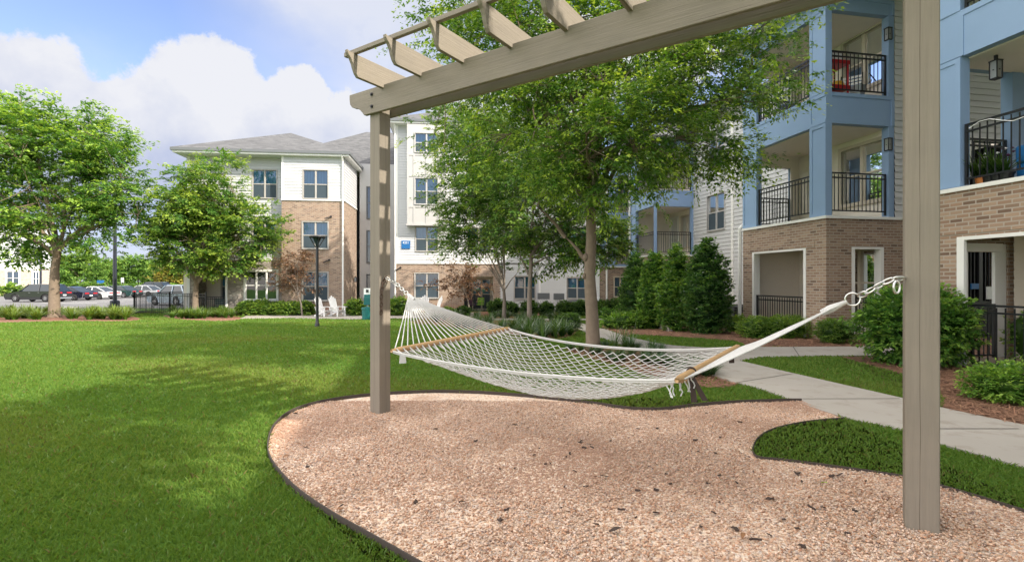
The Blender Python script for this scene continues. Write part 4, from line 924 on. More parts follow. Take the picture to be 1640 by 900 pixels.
def bay(X, Y0, Y1, DX, lc, rc, dz, cw=.17, backx=None, openleft=True, fl3=True):
    """corner balcony tower: left face x=X, front face y=Y0; lc/rc = widths of the corner post and far posts"""
    bx = X+DX+.05 if backx is None else backx
    for (za, zb) in ((ZF2+.05, ZS0), (ZS1, ZH)):
        za += dz; zb += dz
        bluecol(X, X+cw, Y0, Y0+lc, za, zb)
        bluecol(X, X+cw, Y1-rc, Y1, za, zb)
        bluecol(X+DX-cw, X+DX, Y0, Y0+.2, za, zb)
        zr = za+.10 if za < 5 else za+.06
        rails(nRAI(), (X+.06, Y0+lc+.02), (X+.06, Y1-rc-.02), zr, zr+1.02); rails(nRAI(), (X+cw+.02, Y0+.07), (X+DX-cw-.02, Y0+.07), zr, zr+1.02)
    for (za, zb) in ((ZS0, ZS1), (ZH, ZTOP)):
        za += dz; zb += dz; BLU = nBM()
        BLU.box(X, X+.16, Y0, Y1, za, zb); BLU.box(X+.16, X+DX, Y0, Y0+.16, za, zb)
        t = .018
        BLU.box(X-t, X, Y0+lc+.002, Y1-rc-.002, zb-.10, zb-.004); BLU.box(X-t, X, Y0+.003, Y0+lc, za+.004, za+.10); BLU.box(X-t, X, Y0+.003, Y0+lc, zb-.10, zb-.004)
        BLU.box(X+cw, X+DX-.01, Y0-t, Y0, zb-.1, zb-.004); BLU.box(X+DX-.10, X+DX-.003, Y0-t, Y0, za+.004, zb-.1)
        for y in (Y0+lc-.06, Y1-rc-.02): BLU.box(X-t, X, y, y+.08, za+.1, zb-.1)
    for z in (ZF2, ZS1-.06): nDEC().box(X+.05, bx, Y0+.05, Y1, z-.12+dz, z+.04+dz)
    nTRM().box(X-.05, X+DX+.02, Y0-.05, Y0+.1, ZF2-.02+dz, ZF2+.05+dz); nTRM().box(X-.05, X+.1, Y0+.1, Y1, ZF2-.02+dz, ZF2+.05+dz)
    for z in (ZS0-.02, ZH-.0, ZF2-.18): nCEI().box(X+.17, bx, Y0+.17, Y1, z+dz, z+.05+dz)
# near bay
Y1 = br('x', 0, 1190, 1190)[0]; DX = br('y', 0, 1432, 1432)[0]; LC = br('x', 0, 1297, 1297)[0]; RC = Y1-br('x', 0, 1212, 1212)[0]
bay(0, 0, Y1, DX, LC, RC, 0)
hl = br('x', 0, 1205, 1291, 401, 520); hl = (hl[0], hl[1], -.1, hl[3]); hr = br('y', 0, 1364, 1415, 396, 545); hr = (hr[0], hr[1], -.1, hr[3])
BK = 2.0
wall(nBRK(), 'x', 0, .2, Y1, -.15, ZF2-.02, [hl]); wall(nBRK(), 'y', 0, 0, 3.2, -.15, ZF2-.02, [hr])
for (h, ax) in ((hl, 'x'), (hr, 'y')):
    for u in (h[0], h[1]-.09): wbox(nTRM(), ax, -.012, .19, u, u+.09, -.05, h[3])
    wbox(nTRM(), ax, -.012, .19, h[0]+.09, h[1]-.09, h[3]-.05, h[3])
    a = (.08, h[0]+.1) if ax == 'x' else (h[0]+.1, .08); b = (.08, h[1]-.1) if ax == 'x' else (h[1]-.1, .08)
    rails(nRAI(), a, b, .05, 1.05, gap=.10)
    s = MB(); wbox(s, ax, -.012, .05, h[0]-.3, h[1]+.3, h[3]+.005, h[3]+.2); s.build('brick_lintel', 'brick_tan', rb)
def backwall(X, z0, z1, wins, y0, y1):
    siding(nCRM(), 'x', X, y0, y1, z0, z1, wins, t=.014)
wA = br('x', BK, 1349, 1415, 232, 314); wA = (wA[0], wA[1], 3.72, 5.28)
wB = br('x', BK, 1353, 1416, 40, 150); wB = (wB[0], wB[1], 6.9, 8.4)
wC = br('x', BK, 1352, 1403, 405, 500); wC = (wC[0], wC[1], .55, 2.35)
backwall(BK, 0, ZF2, [wC], .17, Y1); backwall(BK, ZF2, ZS0, [wA], .17, Y1); backwall(BK, ZS0, ZH, [wB], .17, Y1)
for w, bl in ((wA, 'blind_pale'), (wB, 'blind_slats'), (wC, 'blind_pale')): window(rb, 'x', BK, *w, trim='frame_tan', blindm=bl, screen=False, tw=.10, mw=.11, glassm='glass')
xo = br('y', Y1-.05, 1212, 1266)[1]
for z0, z1 in ((0, ZF2), (ZF2+.05, ZS0), (ZS1, ZH)):
    o = (.2, xo, z0+.06, z1-.38) if z0 > 1 else None
    siding(nCRM(), 'y', Y1-.05, .2, BK, z0, z1, [o] if o else [], t=.014)
    if o: rails(nRAI(), (.24, Y1-.02), (xo-.03, Y1-.02), z0+.12, z0+1.0); nBM().box(.18, xo+.02, Y1-.02, Y1+.02, z1-.38, z1-.25); nBLU().box(xo-.02, xo+.12, Y1-.03, Y1+.03, z0+.06, z1-.38)
nDEC().box(.1, BK, .1, Y1, -.05, .02)
# wall right of the near bay, with the dark breezeway behind the right post
bw = br('y', 0, 1548, 1594); bw2 = br('y', 0, 1553, 1613, 172, 280)
bh = [(bw[0], bw[1], -.1, 2.45), (bw2[0], bw2[1], 3.2, 5.3)]
siding(nWSD(), 'y', 0, DX+.002, 7, ZF2+.05, ZTOP, [bh[1]]); wall(nBRK(), 'y', 0, 3.2, 7, -.15, ZF2-.02, [bh[0]]); nTRM().box(DX+.03, 7, -.05, .1, ZF2-.02, ZF2+.05)
for b in bh:
    nTRM().box(b[0]-.1, b[0], -.04, .1, b[2], b[3]+.1); nTRM().box(b[1], b[1]+.1, -.04, .1, b[2], b[3]+.1); nTRM().box(b[0], b[1], -.04, .1, b[3], b[3]+.1)
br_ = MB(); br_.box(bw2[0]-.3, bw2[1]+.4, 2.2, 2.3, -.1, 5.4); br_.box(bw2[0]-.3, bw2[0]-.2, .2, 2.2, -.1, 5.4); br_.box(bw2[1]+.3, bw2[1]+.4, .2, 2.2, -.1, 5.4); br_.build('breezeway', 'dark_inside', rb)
rails(nRAI(), (bw2[0]+.05, .05), (bw2[1]-.05, .05), 3.25, 4.25)
gm = MB(); gm.box(bw[0]+.01, bw[1]-.01, .02, .06, .05, .95)
for i in range(8): x = bw[0]+.05+(bw[1]-bw[0]-.1)*i/7; gm.box(x-.012, x+.012, .02, .05, .95, 2.35)
gm.box(bw[0]+.01, bw[1]-.01, .015, .055, 2.3, 2.44); gm.box((bw[0]+bw[1])/2-.06, (bw[0]+bw[1])/2+.06, .0, .019, .95, 2.3)
gate = gm.build('gate', 'black_metal', rb)
g1 = br('y', 0, 1554, 1566, 454, 463); g2 = br('y', 0, 1579, 1592, 459, 479)
MB().box(g1[0], g1[1], -.03, .0, g1[2], g1[3]).build('notice', 'sign_blue', gate); MB().box(g2[0], g2[1], -.03, .0, g2[2], g2[3]).build('notice', 'sign_white', gate)
# near unit
NX = FB.loc((7.9, 9.15)).x; NY1 = br('x', NX, 1492, 1492)[0]; NCW = NY1-br('x', NX, 1539, 1539)[0]; NY0 = -7.6; NB = NX+2.2
for z0, z1 in ((ZF2+.05, ZS0-.08), (ZS1-.06, ZH)):
    bluecol(NX, NX+.19, NY1-NCW, NY1, z0, z1); bluecol(NX, NX+.19, NY0, NY0+.45, z0, z1)
    c2 = br('y', NY1-.15, 1617, 1634); bluecol(c2[0], c2[1], NY1-.2, NY1, z0, z1)
    rails(nRAI(), (NX+.07, NY0+.47), (NX+.07, NY1-NCW-.02), z0+.08, z0+1.08); rails(nRAI(), (NX+.22, NY1-.1), (c2[0]-.02, NY1-.1), z0+.06, z0+1.0)
for z0, z1 in ((ZS0-.08, ZS1-.06), (ZH, ZTOP)):
    BLU = nBM(); BLU.box(NX, NX+.16, NY0, NY1, z0, z1); BLU.box(NX+.16, NB, NY1-.16, NY1, z0, z1); BLU.box(NX-.018, NX, NY0, NY1-NCW-.05, z1-.1, z1-.004); BLU.box(NX-.018, NX, NY1-NCW-.05, NY1-NCW+.05, z0+.004, z1-.004)
    BLU.box(NX-.018, NX, NY1-NCW+.05, NY1-.01, z0+.004, z0+.1)
nBM().box(c2[1], NB, NY1-.18, NY1, ZF2, ZS0); nBM().box(c2[1], NB, NY1-.18, NY1, ZS1, ZH)
nTRM().box(NX-.05, NX+.1, NY0-.1, NY1+.05, ZF2-.03, ZF2+.04)
hn = (NY0+.6, br('x', NX, 1533, 1533)[0], -.1, 2.28)
wall(nBRK(), 'x', NX, NY0, NY1, -.15, ZF2-.03, [hn], th=.05); s = MB(); wbox(s, 'x', NX-.014, NX+.05, hn[0], hn[1]+.3, hn[3]+.05, hn[3]+.26); s.build('brick_lintel', 'brick_tan', rb)
nc = br('y', NY1-.09, 1594, 1612); wall(nBRK(), 'y', NY1, NX+.2, NB, -.15, ZF2-.03, [(NX+.205, nc[1]-.005, -.1, 2.2)], th=.12, out=1)
for a, b in ((hn[1]-.12, hn[1]), (hn[0], hn[0]+.16)): nTRM().box(NX-.012, NX+.05, a, b, -.05, hn[3])
nTRM().box(NX-.012, NX+.045, hn[0]+.16, hn[1]-.12, hn[3]-.06, hn[3]); nTRM().box(nc[0], nc[1], NY1-.09, NY1-.03, -.05, 2.2); nTRM().box(NX+.25, nc[0], NY1-.22, NY1-.02, 2.05, 2.2)
rails(nRAI(), (NX+.08, hn[0]+.17), (NX+.08, hn[1]-.17), .05, 1.08, gap=.13); rails(nRAI(), (NX+.3, NY1-.1), (nc[0]-.03, NY1-.1), .05, 1.05)
for z0, z1 in ((0, ZF2-.1), (ZF2, ZS0-.08), (ZS1-.06, ZH)):
    wv = [(-6.3, -4.6, z0+.6, z0+2.1)]
    siding(nCRM(), 'x', NB, NY0, NY1-.18, z0, z1, wv, t=.014); window(rb, 'x', NB, *wv[0], trim='frame_tan', blindm='blind_slats', screen=False, glassm='glass')
    if z0 == 0: siding(nCRM(), 'y', NY1-.2, nc[1], NB, z0, z1, t=.014)
for z in (-.05, ZF2-.1, ZS1-.16): nDEC().box(NX+.05, NB, NY0+.05, NY1-.02, z, z+.1)
for z in (ZF2-.3, ZS0-.1, ZH): nCEI().box(NX+.17, NB, NY0, NY1-.17, z, z+.05)
l2 = FB.hit('x', NX+.5, 1595, 88); lantern(rb, NX+.5, l2[0], 5.36)
for z in (5.25, 8.15): lantern(rb, BK-.09, wA[0]-.22, z)
# the building goes on past the frame, nearer than the photograph shows
siding(nWSD(), 'x', NX+.6, -20, NY0, 0, ZTOP, [(-10.6, -9, z, z+1.6) for z in (.7, 3.8, 7)]+[(-15, -13.2, z, z+1.6) for z in (.7, 3.8, 7)])
for z in (.7, 3.8, 7): window(rb, 'x', NX+.6, -10.6, -9, z, z+1.6); window(rb, 'x', NX+.6, -15, -13.2, z, z+1.6)
nWSD().box(NX+.6, 12, NY0-.1, NY0-.05, 0, ZTOP)
# recessed white wall between the two bays
MX = 3.1; FBY = FB.loc((6.92, 24.4)).y; FBX = FB.loc((6.92, 24.4)).x
m1 = br('x', MX, 1134, 1161, 333, 380); ms = [(m1[0], m1[1], 3.1+.75+2.95*i, 3.1+2.35+2.95*i) for i in (0, 1)]
siding(nWSD(), 'x', MX, Y1, FBY+.1, -.5, ZTOP, ms); siding(nWSD(), 'y', Y1, BK+.1, MX, -.5, ZTOP, out=1)
for w in ms: window(rb, 'x', MX, *w, trim='grey_panel', blindm='blind_slats')
c3 = br('x', MX, 1174, 1174)[0]; nTRM().box(MX-.05, MX, c3-.08, c3+.08, -.5, ZTOP)
# far bay
FDX = br('y', FBY, 1113, 1113)[0]-FBX; FY1 = br('x', FBX, 1011, 1011)[0]; flc = br('x', FBX, 1047, 1047)[0]-FBY; frc = FY1-br('x', FBX, 1018, 1018)[0]; DZ = -.38
BK0 = FBX+FDX
bay(FBX, FBY, FY1, FDX, flc, frc, DZ)
wall(nBRK(), 'x', FBX, FBY+.2, FY1, -.7, ZF2-.02+DZ, [(FBY+.7, FY1-.4, -.6, 1.9)]); wall(nBRK(), 'y', FBY, FBX, FBX+FDX, -.7, ZF2-.02+DZ)
fb = FBX+FDX+.05
fw1 = br('x', fb-.6, 1071, 1091)
for z0, z1 in ((-.5, ZF2+DZ), (ZF2+DZ, ZS0+DZ), (ZS1+DZ, ZH+DZ)):
    ws = [(FBY+.35, FBY+1.35, z0+.5, z0+2.1), (FBY+1.75, FBY+2.5, z0+.05, z0+2.1)]
    siding(nCRM(), 'x', fb, FBY+.17, FY1, z0, z1, ws, t=.014); window(rb, 'x', fb, *ws[0], trim='frame_tan', screen=False, blindm='blind_slats'); window(rb, 'x', fb, *ws[1], mulls=0, trim='white_trim', screen=False, tw=.1)
    siding(nCRM(), 'y', FY1-.04, FBX+.2, fb, z0, z1, t=.014)
# far courtyard corner, brick below and balconies above
QX, QY = FB.loc((5.2, 29.6)); qw = br('y', QY, 984, 1003, 444, 475)
wall(nBRK(), 'y', QY, QX, 4, -.8, 2.3, [qw]); window(rb, 'y', QY, *qw, trim='frame_tan')
nTRM().box(QX, 4, QY-.05, QY+.1, 2.3, 2.38); nTRM().tube([(br('y', QY, 971, 971)[0], QY-.07, 9), (br('y', QY, 971, 971)[0], QY-.07, -.6)], .055, 6)
qs = [(QX+1.1, 3.6, z, z+2.2) for z in (2.5, 5.6)]
wall(nBM(), 'y', QY, QX, 4, 2.38, ZTOP, qs)
for q in qs:
    rails(nRAI(), (q[0], QY+.05), (q[1], QY+.05), q[2]+.08, q[2]+1.05); siding(nCRM(), 'y', QY+1.6, q[0]-.5, 5, q[2]-.1, q[3]+.2, [(q[0]+.4, q[0]+1.6, q[2]+.6, q[2]+2.0)], t=.014); window(rb, 'y', QY+1.6, q[0]+.4, q[0]+1.6, q[2]+.6, q[2]+2.0, screen=False); nDEC().box(q[0], q[1], QY+.2, QY+1.6, q[2]-.1, q[2]+.0)
# roofs of the right building
def slope(x0, y0, y1, z=ZTOP, run=6.0, rise=2.6, th=.0):
    m = MB(); m.add([(x0, y0, z+.2), (x0, y1, z+.2), (x0+run, y1, z+.2+rise), (x0+run, y0, z+.2+rise), (x0+2*run, y0, z+.2), (x0+2*run, y1, z+.2)], [(0, 1, 2, 3), (3, 2, 5, 4), (0, 3, 4), (1, 5, 2)]); r = m.build('roof', 'shingle', rb)
    m = MB(); m.box(x0, x0+.1, y0, y1, z+.03, z+.198); m.box(x0+.1, x0+2*run, y1-.1, y1, z+.03, z+.198); m.box(x0+.1, x0+2*run, y0, y0+.1, z+.03, z+.198); m.build('gutter', 'gutter_grey', rb)
    MB().box(x0+.1, x0+2*run, y0+.1, y1-.1, z+.005, z+.06).build('soffit', 'white_trim', rb)
slope(-.5, -2.2, Y1+.45); slope(NX-.45, -20, NY1+.4, z=ZTOP+.45, run=6.5); slope(MX-.45, Y1+.5, FBY-.5, run=5); slope(FBX-.45, FBY-.45, FY1+.4, ZTOP+DZ, run=5); slope(QX-.4, QY-.4, QY+9, ZTOP, run=6)
cr = MB(); cr.box(BK+.2, 11, .4, Y1-.1, -.3, ZTOP-.05) if False else None
cr.box(BK+.25, 11, 2.4, Y1-.1, -.3, ZTOP); cr.box(MX+.25, 12, Y1+.05, FBY, -.6, ZTOP-.02); cr.box(fb+.25, 12, FBY+.02, QY-.2, -.7, ZTOP-.5); cr.box(NB+.25, 12, -19.9, NY1-.3, -.2, ZTOP-.02); cr.box(QX+.3, 10, QY+1.9, QY+8, -.7, ZTOP-.02); cr.build('rear_wall', 'siding_taupe', rb)
flush_parts()
dsx = br('y', Y1, 1190, 1190)
m = MB(); m.tube([(.35, Y1+.10, ZTOP), (.35, Y1+.10, 3.6), (-.06, Y1+.08, 3.2), (-.06, Y1+.08, -.2)], .055, 6); m.build('downspout', 'white_trim', rb)
m = MB(); m.tube([(FBX-.07, FY1+.05, ZTOP+DZ), (FBX-.07, FY1+.05, -.6)], .055, 6); m.build('downspout', 'white_trim', rb)
# ---------------------------------------------------------------- foliage
def unit(v): return v/np.maximum(np.linalg.norm(v, axis=-1, keepdims=True), 1e-9)
def sprays(C, D, n, length, lw, ll, spread=.55, droop=.25, rng=RNG):
    """leafy twigs: C centres (N,3), D directions (N,3); n leaves each. Returns verts (M*4, 3) and leaf count"""
    N = len(C); D = unit(D+rng.normal(0, .25, D.shape)); up = np.array([0, 0, 1.0])
    side = unit(np.cross(D, up)+1e-4); nrm = unit(np.cross(side, D))
    t = rng.random((N, n)); tw = rng.integers(0, 4, (N, n)); ang = (tw-1.5)*spread*.55
    l = length*(.6+.7*rng.random((N, 1)))
    d2 = D[:, None]*np.cos(ang)[..., None]+side[:, None]*np.sin(ang)[..., None]
    pos = C[:, None]+d2*(t*l)[..., None]+nrm[:, None]*((tw % 2)*.12*l*t-droop*l*t*t)[..., None]+rng.normal(0, .022, (N, n, 3))*length*2
    sgn = np.where(rng.random((N, n)) < .5, -1, 1)[..., None]
    s2 = unit(np.cross(d2, nrm[:, None]))
    ld = unit(d2*.75+s2*sgn*.8+rng.normal(0, .30, (N, n, 3))-np.array([0, 0, .25]))
    ln = unit(nrm[:, None]+rng.normal(0, .42, (N, n, 3)))
    ls = unit(np.cross(ld, ln)); k = (.65+.7*rng.random((N, n)))[..., None]
    w, L_ = lw*k, ll*k
    a = pos; b = pos+ld*L_*.45+ls*w*.5; c = pos+ld*L_-ln*L_*.12; d = pos+ld*L_*.45-ls*w*.5
    return np.stack([a, b, c, d], 2).reshape(-1, 3), N*n, t
def leafcol(n, t, spray_shade, c0, c1, tip, rng=RNG):
    """own leaf colour: older inner leaves deeper green, young tips yellow green"""
    r = rng.random(n)[:, None]; c = np.array(c0)*(1-r)+np.array(c1)*r
    tf = (np.clip(t*spray_shade-.55, 0, 1)*1.8)[:, None]; c = c*(1-tf)+np.array(tip)*tf
    return c*(1.45+.6*rng.random((n, 1)))
def crown_points(E, n, shell=2.4, rng=RNG, clump=0, sig=.2):
    """points through a union of ellipsoids (cx, cy, cz, rx, ry, rz), denser to the outside, and their outward directions"""
    vol = np.array([e[3]*e[4]*e[5] for e in E])**.75; cnt = rng.multinomial(n, vol/vol.sum()); P, D = [], []
    for e, k in zip(E, cnt):
        u = unit(rng.normal(0, 1, (k, 3))); r = rng.random((k, 1))**(1/shell)
        rad = np.array(e[3:6]); P.append(np.array(e[:3])+u*r*rad*(1+.14*np.sin(u[:, :1]*7+e[0])*np.cos(u[:, 2:]*6+e[1]))); D.append(u)
    P, D = np.concatenate(P), np.concatenate(D)
    if clump:      # gather the twigs into tufts, with gaps between
        k = len(P)//clump; c = rng.permutation(len(P))[:k]; j = c[rng.integers(0, k, len(P))]; g = rng.normal(0, 1, P.shape)*np.array([1, 1, .6])*sig
        P = P[j]+g; D = unit(D[j]+.9*g/sig*.5)
    return P, D
def limb_path(a, b, bow, rng, n=7):
    a, b = Vector(a), Vector(b); m = (a+b)/2+Vector(bow); out = []
    for i in range(n):
        t = i/(n-1); p = a*(1-t)**2+m*2*t*(1-t)+b*t*t; out.append(p+Vector((rng.uniform(-1, 1), rng.uniform(-1, 1), rng.uniform(-1, 1)))*.035*(b-a).length*.35*(0 < i < n-1))
    return out
def tree(name, label, base, trunk, r0, fork, E, nspray, nleaf, slen, lw, ll, cols, bark='bark', seed=1, nlimb=9, group=None, cat='tree', mat='leaf', droop=.25, extra=(), sub=3, twigs=True):
    """trunk: polyline from the ground to the fork; E: crown ellipsoids in world space"""
    rg = random.Random(seed); rng = np.random.default_rng(seed); base = Vector(base)
    T = thing(name, label, cat, base, 0, group); tk = MB(); pts = [Vector(p) for p in trunk]; m = len(pts)
    rr = [r0*(1.35 if i == 0 else 1-.32*i/(m-1)) for i in range(m)]
    P0 = [pts[0]-Vector((0, 0, .15)), pts[0]+Vector((0, 0, .0)), pts[0].lerp(pts[1], .12)]; R0 = [r0*1.5, r0*1.35, r0*1.08]
    tk.tube(P0+pts[1:], R0+rr[1:], 12); tips = [pts[-1]]
    fk = pts[-1]; order = sorted(E, key=lambda e: -e[3]*e[4]*e[5]); limbs = []
    for i in range(nlimb):
        e = order[i % len(order)]; tgt = Vector((e[0]+e[3]*rg.uniform(-.5, .5), e[1]+e[4]*rg.uniform(-.5, .5), e[2]+e[5]*rg.uniform(-.1, .6)))
        st = pts[-1].lerp(pts[-2], rg.uniform(0, .35)) if i > 2 else fk
        hv = Vector((tgt.x-st.x, tgt.y-st.y, 0)); lp = limb_path(st, tgt, -hv*.16+Vector((0, 0, .12*hv.length)), rg)
        ra = r0*.46*rg.uniform(.7, 1.1); tk.tube(lp, [max(.006, ra*(1-.82*k/6)) for k in range(7)], 7); limbs.append((lp, ra))
        for k in range(sub):
            s = lp[rg.randint(2, 5)]; e2 = rg.choice(E); tg = Vector((e2[0]+e2[3]*rg.uniform(-.75, .75), e2[1]+e2[4]*rg.uniform(-.75, .75), e2[2]+e2[5]*rg.uniform(-.6, .8)))
            if (tg-s).length > 2.6*max(e2[3], .5): tg = s+(tg-s).normalized()*2.2*max(e2[3], .5)
            l2 = limb_path(s, tg, (0, 0, .1*(tg-s).length), rg, 6); tk.tube(l2, [max(.005, ra*.42*(1-.85*q/5)) for q in range(6)], 5); limbs.append((l2, ra*.4))
    for a, b, ra in extra:
        lp = limb_path(a, b, (0, 0, .1*(Vector(b)-Vector(a)).length), rg); tk.tube(lp, [max(.006, ra*(1-.8*k/6)) for k in range(7)], 7); limbs.append((lp, ra))
    C, D = crown_points(E, nspray, rng=rng, clump=9, sig=slen*.48)
    if twigs:
        L_ = np.array([p[:] for lp, _ in limbs for p in lp[2:]])
        pick = rng.permutation(nspray)[:min(nspray, 420)]
        for i in pick:
            j = np.argmin(((L_-C[i])**2).sum(1)); q = Vector(L_[j]); c = Vector(C[i])
            if (c-q).length < 2.5: tk.tube([q, q.lerp(c, .5)+Vector((0, 0, .06)), c+Vector(D[i])*slen*.4], [.012*r0/.15, .009*r0/.15, .004], 4, cap=False)
    o = tk.build('trunk', bark, T, smooth=True); o.location = -base
    D = unit(D*np.array([1, 1, .55])+np.array([0, 0, .12])); V, nl, t = sprays(C, D, nleaf, slen, lw, ll, droop=droop, rng=rng)
    sh = np.repeat(.7+.75*rng.random(nspray), nleaf); c = leafcol(nl, t.ravel(), sh, *cols, rng=rng)
    cr = npmesh('crown', V-np.array(base[:]), np.arange(4*nl).reshape(-1, 4), mat, T, col=np.repeat(c, 4, 0)); return T
def EP(px, py, r, Y, sc=(1, 1, .85), dy=0):
    """crown ellipsoid from a photo circle at depth Y"""
    p = at(px, py, Y); k = r*Y/F; return (p.x, p.y+dy, p.z, k*sc[0], k*sc[1], k*sc[2])
ZEL = ((.026, .072, .012), (.066, .140, .020), (.19, .27, .042))
ZELD = ((.022, .064, .013), (.052, .115, .021), (.12, .19, .038))
# the near tree right of the hammock's middle
by = 11.43; bx = (950-820)/F*by; tb = Vector((bx, by, 0))
trk = [tb, at(948, 500, by), at(944, 440, by), at(947, 385, by), at(946, 335, by)]
E = [EP(890, 190, 150, by), EP(1000, 120, 165, by, dy=.6), EP(790, 120, 120, by, dy=.4), EP(760, 40, 105, by, dy=.3), EP(735, 215, 42, by), EP(870, 20, 160, by), EP(1010, -30, 170, by, dy=.5), EP(1120, 120, 100, by, dy=-.4),
     EP(1165, 60, 85, by, dy=-.6), EP(1200, 130, 55, by, dy=-.8), EP(1110, 225, 78, by, dy=-.4), EP(1150, 255, 45, by, dy=-.5), EP(955, 265, 95, by, dy=-1.3), EP(940, 285, 80, by, dy=-1.6), EP(985, 250, 75, by, dy=-1.6), EP(830, 60, 150, by, dy=-.3), EP(1010, 225, 70, by, dy=-1.2), EP(900, 285, 60, by, dy=-1), EP(1060, 190, 90, by), EP(1210, 60, 55, by, dy=-.9), EP(1125, 150, 85, by, dy=-.8), EP(1060, 90, 95, by, dy=-1.4), EP(1180, 95, 70, by, dy=-1.2), EP(1100, 270, 50, by, dy=-.9), EP(1130, 300, 40, by, dy=-.7), EP(1165, 200, 60, by, dy=-.9), EP(1090, 60, 110, by, dy=-.9), EP(960, 140, 110, by, dy=-1.2), EP(880, -110, 170, by), EP(1040, -120, 130, by)]
tree('shade_tree', 'large shade tree with mottled tan trunk and spreading crown rising behind the hammock', tb, trk, .155, None, E, 4700, 38, .50, .038, .082, ZEL, 'bark', 5, 13, droop=.32, sub=4,
     extra=[(at(944, 425, by), at(905, 380, by), .07), (at(905, 380, by), at(860, 330, by-.4), .05), (at(947, 340, by), at(1010, 190, by), .085), (at(946, 340, by), at(880, 170, by), .08), (at(946, 335, by), at(960, 40, by), .085), (at(880, 170, by), at(800, 90, by), .05), (at(1010, 190, by), at(1060, 60, by), .055)])
for px, py, r in ((938, 412, .085), (936, 442, .06), (952, 424, .06)):
    c = at(px, py, by-.06); k = MB().lathe([(0.001, -r*.8), (r*.7, -r*.5), (r, 0), (r*.7, r*.5), (.001, r*.8)], 0, 0, 8); k.v = [(x*.8, y*.7, z*1.5) for x, y, z in k.v]
    o = k.build('bark_burl', 'bark', bpy.data.objects['shade_tree'], smooth=True); o.location = c-tb
# two trees further back
for nm, px, pyb, Y, rr, E, lab, sd in (
    ('848', 848, 516, 21.5, .11, [EP(840, 330, 80, 21.5), EP(880, 385, 55, 21.5), EP(925, 370, 60, 21.5), EP(975, 390, 38, 21.5), EP(820, 250, 80, 21.5), EP(900, 300, 60, 21.5), EP(860, 200, 80, 21.5), EP(1000, 410, 24, 21.5)], 'slender dark trunked tree in the planting bed left of the large shade tree', 8),
    ('810', 807, 503, 25.5, .10, [EP(770, 360, 62, 25.5), EP(745, 300, 55, 25.5), EP(760, 230, 60, 25.5), EP(800, 290, 70, 25.5), EP(740, 400, 26, 25.5), EP(825, 385, 42, 25.5), EP(735, 195, 40, 25.5)], 'thin trunked tree with low forked limbs beside the brick patio', 9)):
    b = at(px, pyb, Y); b.z = gz(Y); tr = [b, at(px, 470, Y), at(px+2, 430, Y), at(px+3, 405, Y)]
    if nm == '810': tr = [b, at(808, 480, Y), at(807, 463, Y)]
    ex = [(at(850, 427, Y), at(895, 405, Y), .05), (at(846, 440, Y), at(825, 395, Y), .05)] if nm == '848' else [(at(807, 466, Y), at(786, 425, Y), .05), (at(807, 466, Y), at(828, 438, Y), .045), (at(806, 466, Y), at(803, 400, Y), .06)]
    tree('shade_tree', lab, b, tr, rr, None, E, 2100, 30, .6, .062, .135, ZELD, 'bark_grey', sd, 8, droop=.3, extra=ex)
# the two lawn trees on the left
Y = 27.0; b = at(87, 500, Y); b.z = gz(Y)
tree('lawn_tree', 'broad leafy green tree with pale trunk in the daylily bed at far left', b, [b, at(87, 455, Y), at(88, 430, Y), at(92, 402, Y)], .25, None,
     [EP(70, 255, 92, Y), EP(30, 215, 62, Y), EP(130, 225, 52, Y), EP(165, 290, 55, Y), EP(185, 335, 45, Y), EP(60, 340, 75, Y), EP(-20, 290, 90, Y), EP(140, 355, 55, Y), EP(205, 350, 35, Y), EP(5, 380, 45, Y), EP(115, 185, 30, Y), EP(178, 235, 30, Y), EP(20, 165, 25, Y), EP(225, 320, 20, Y), EP(-50, 350, 70, Y)], 2500, 36, .75, .078, .165,
     ((.026, .075, .014), (.062, .140, .024), (.17, .26, .045)), 'bark', 21, 11, droop=.2)
Y = 27.5; b = at(313, 503, Y); b.z = gz(Y)
tree('lawn_tree', 'rounded green tree with forked reddish trunk standing before the stone patio', b, [b, at(313, 470, Y), at(315, 448, Y)], .16, None,
     [EP(330, 330, 56, Y), EP(285, 335, 42, Y), EP(395, 368, 42, Y), EP(262, 388, 34, Y), EP(340, 285, 34, Y), EP(430, 385, 22, Y), EP(310, 395, 48, Y), EP(375, 310, 24, Y), EP(242, 365, 18, Y), EP(290, 280, 20, Y), EP(445, 375, 12, Y), EP(360, 405, 36, Y), EP(345, 262, 14, Y)], 1700, 36, .65, .072, .15,
     ((.026, .075, .014), (.060, .130, .022), (.18, .25, .045)), 'bark', 22, 9, droop=.2,
     extra=[(at(314, 455, Y), at(290, 415, Y), .08), (at(315, 455, Y), at(365, 410, Y), .08), (at(315, 450, Y), at(340, 400, Y), .07)])
# small red maples against the brick
for px, pyb, Y, E, lab, sd in ((484, 500, 28.6, [EP(468, 440, 26, 28.6), EP(478, 415, 16, 28.6), EP(455, 462, 14, 28.6), EP(490, 455, 16, 28.6)], 'small bronze leaved maple before the brick wing by the white chairs', 31),
                               (752, 497, 29.6, [EP(712, 440, 22, 29.6), EP(742, 437, 26, 29.6), EP(760, 450, 20, 29.6), EP(730, 462, 22, 29.6), EP(700, 452, 14, 29.6)], 'small bronze leaved maple beside the brick patio opening', 32)):
    b = at(px, pyb, Y); b.z = gz(Y)
    tree('maple', lab, b, [b, at(px-2, pyb-14, Y), at(px-7, pyb-28, Y)], .05, None, E, 230, 20, .42, .06, .10, ((.06, .032, .022), (.115, .066, .045), (.16, .10, .062)), 'bark_grey', sd, 7, cat='tree', mat='leaf_dull', droop=.3)
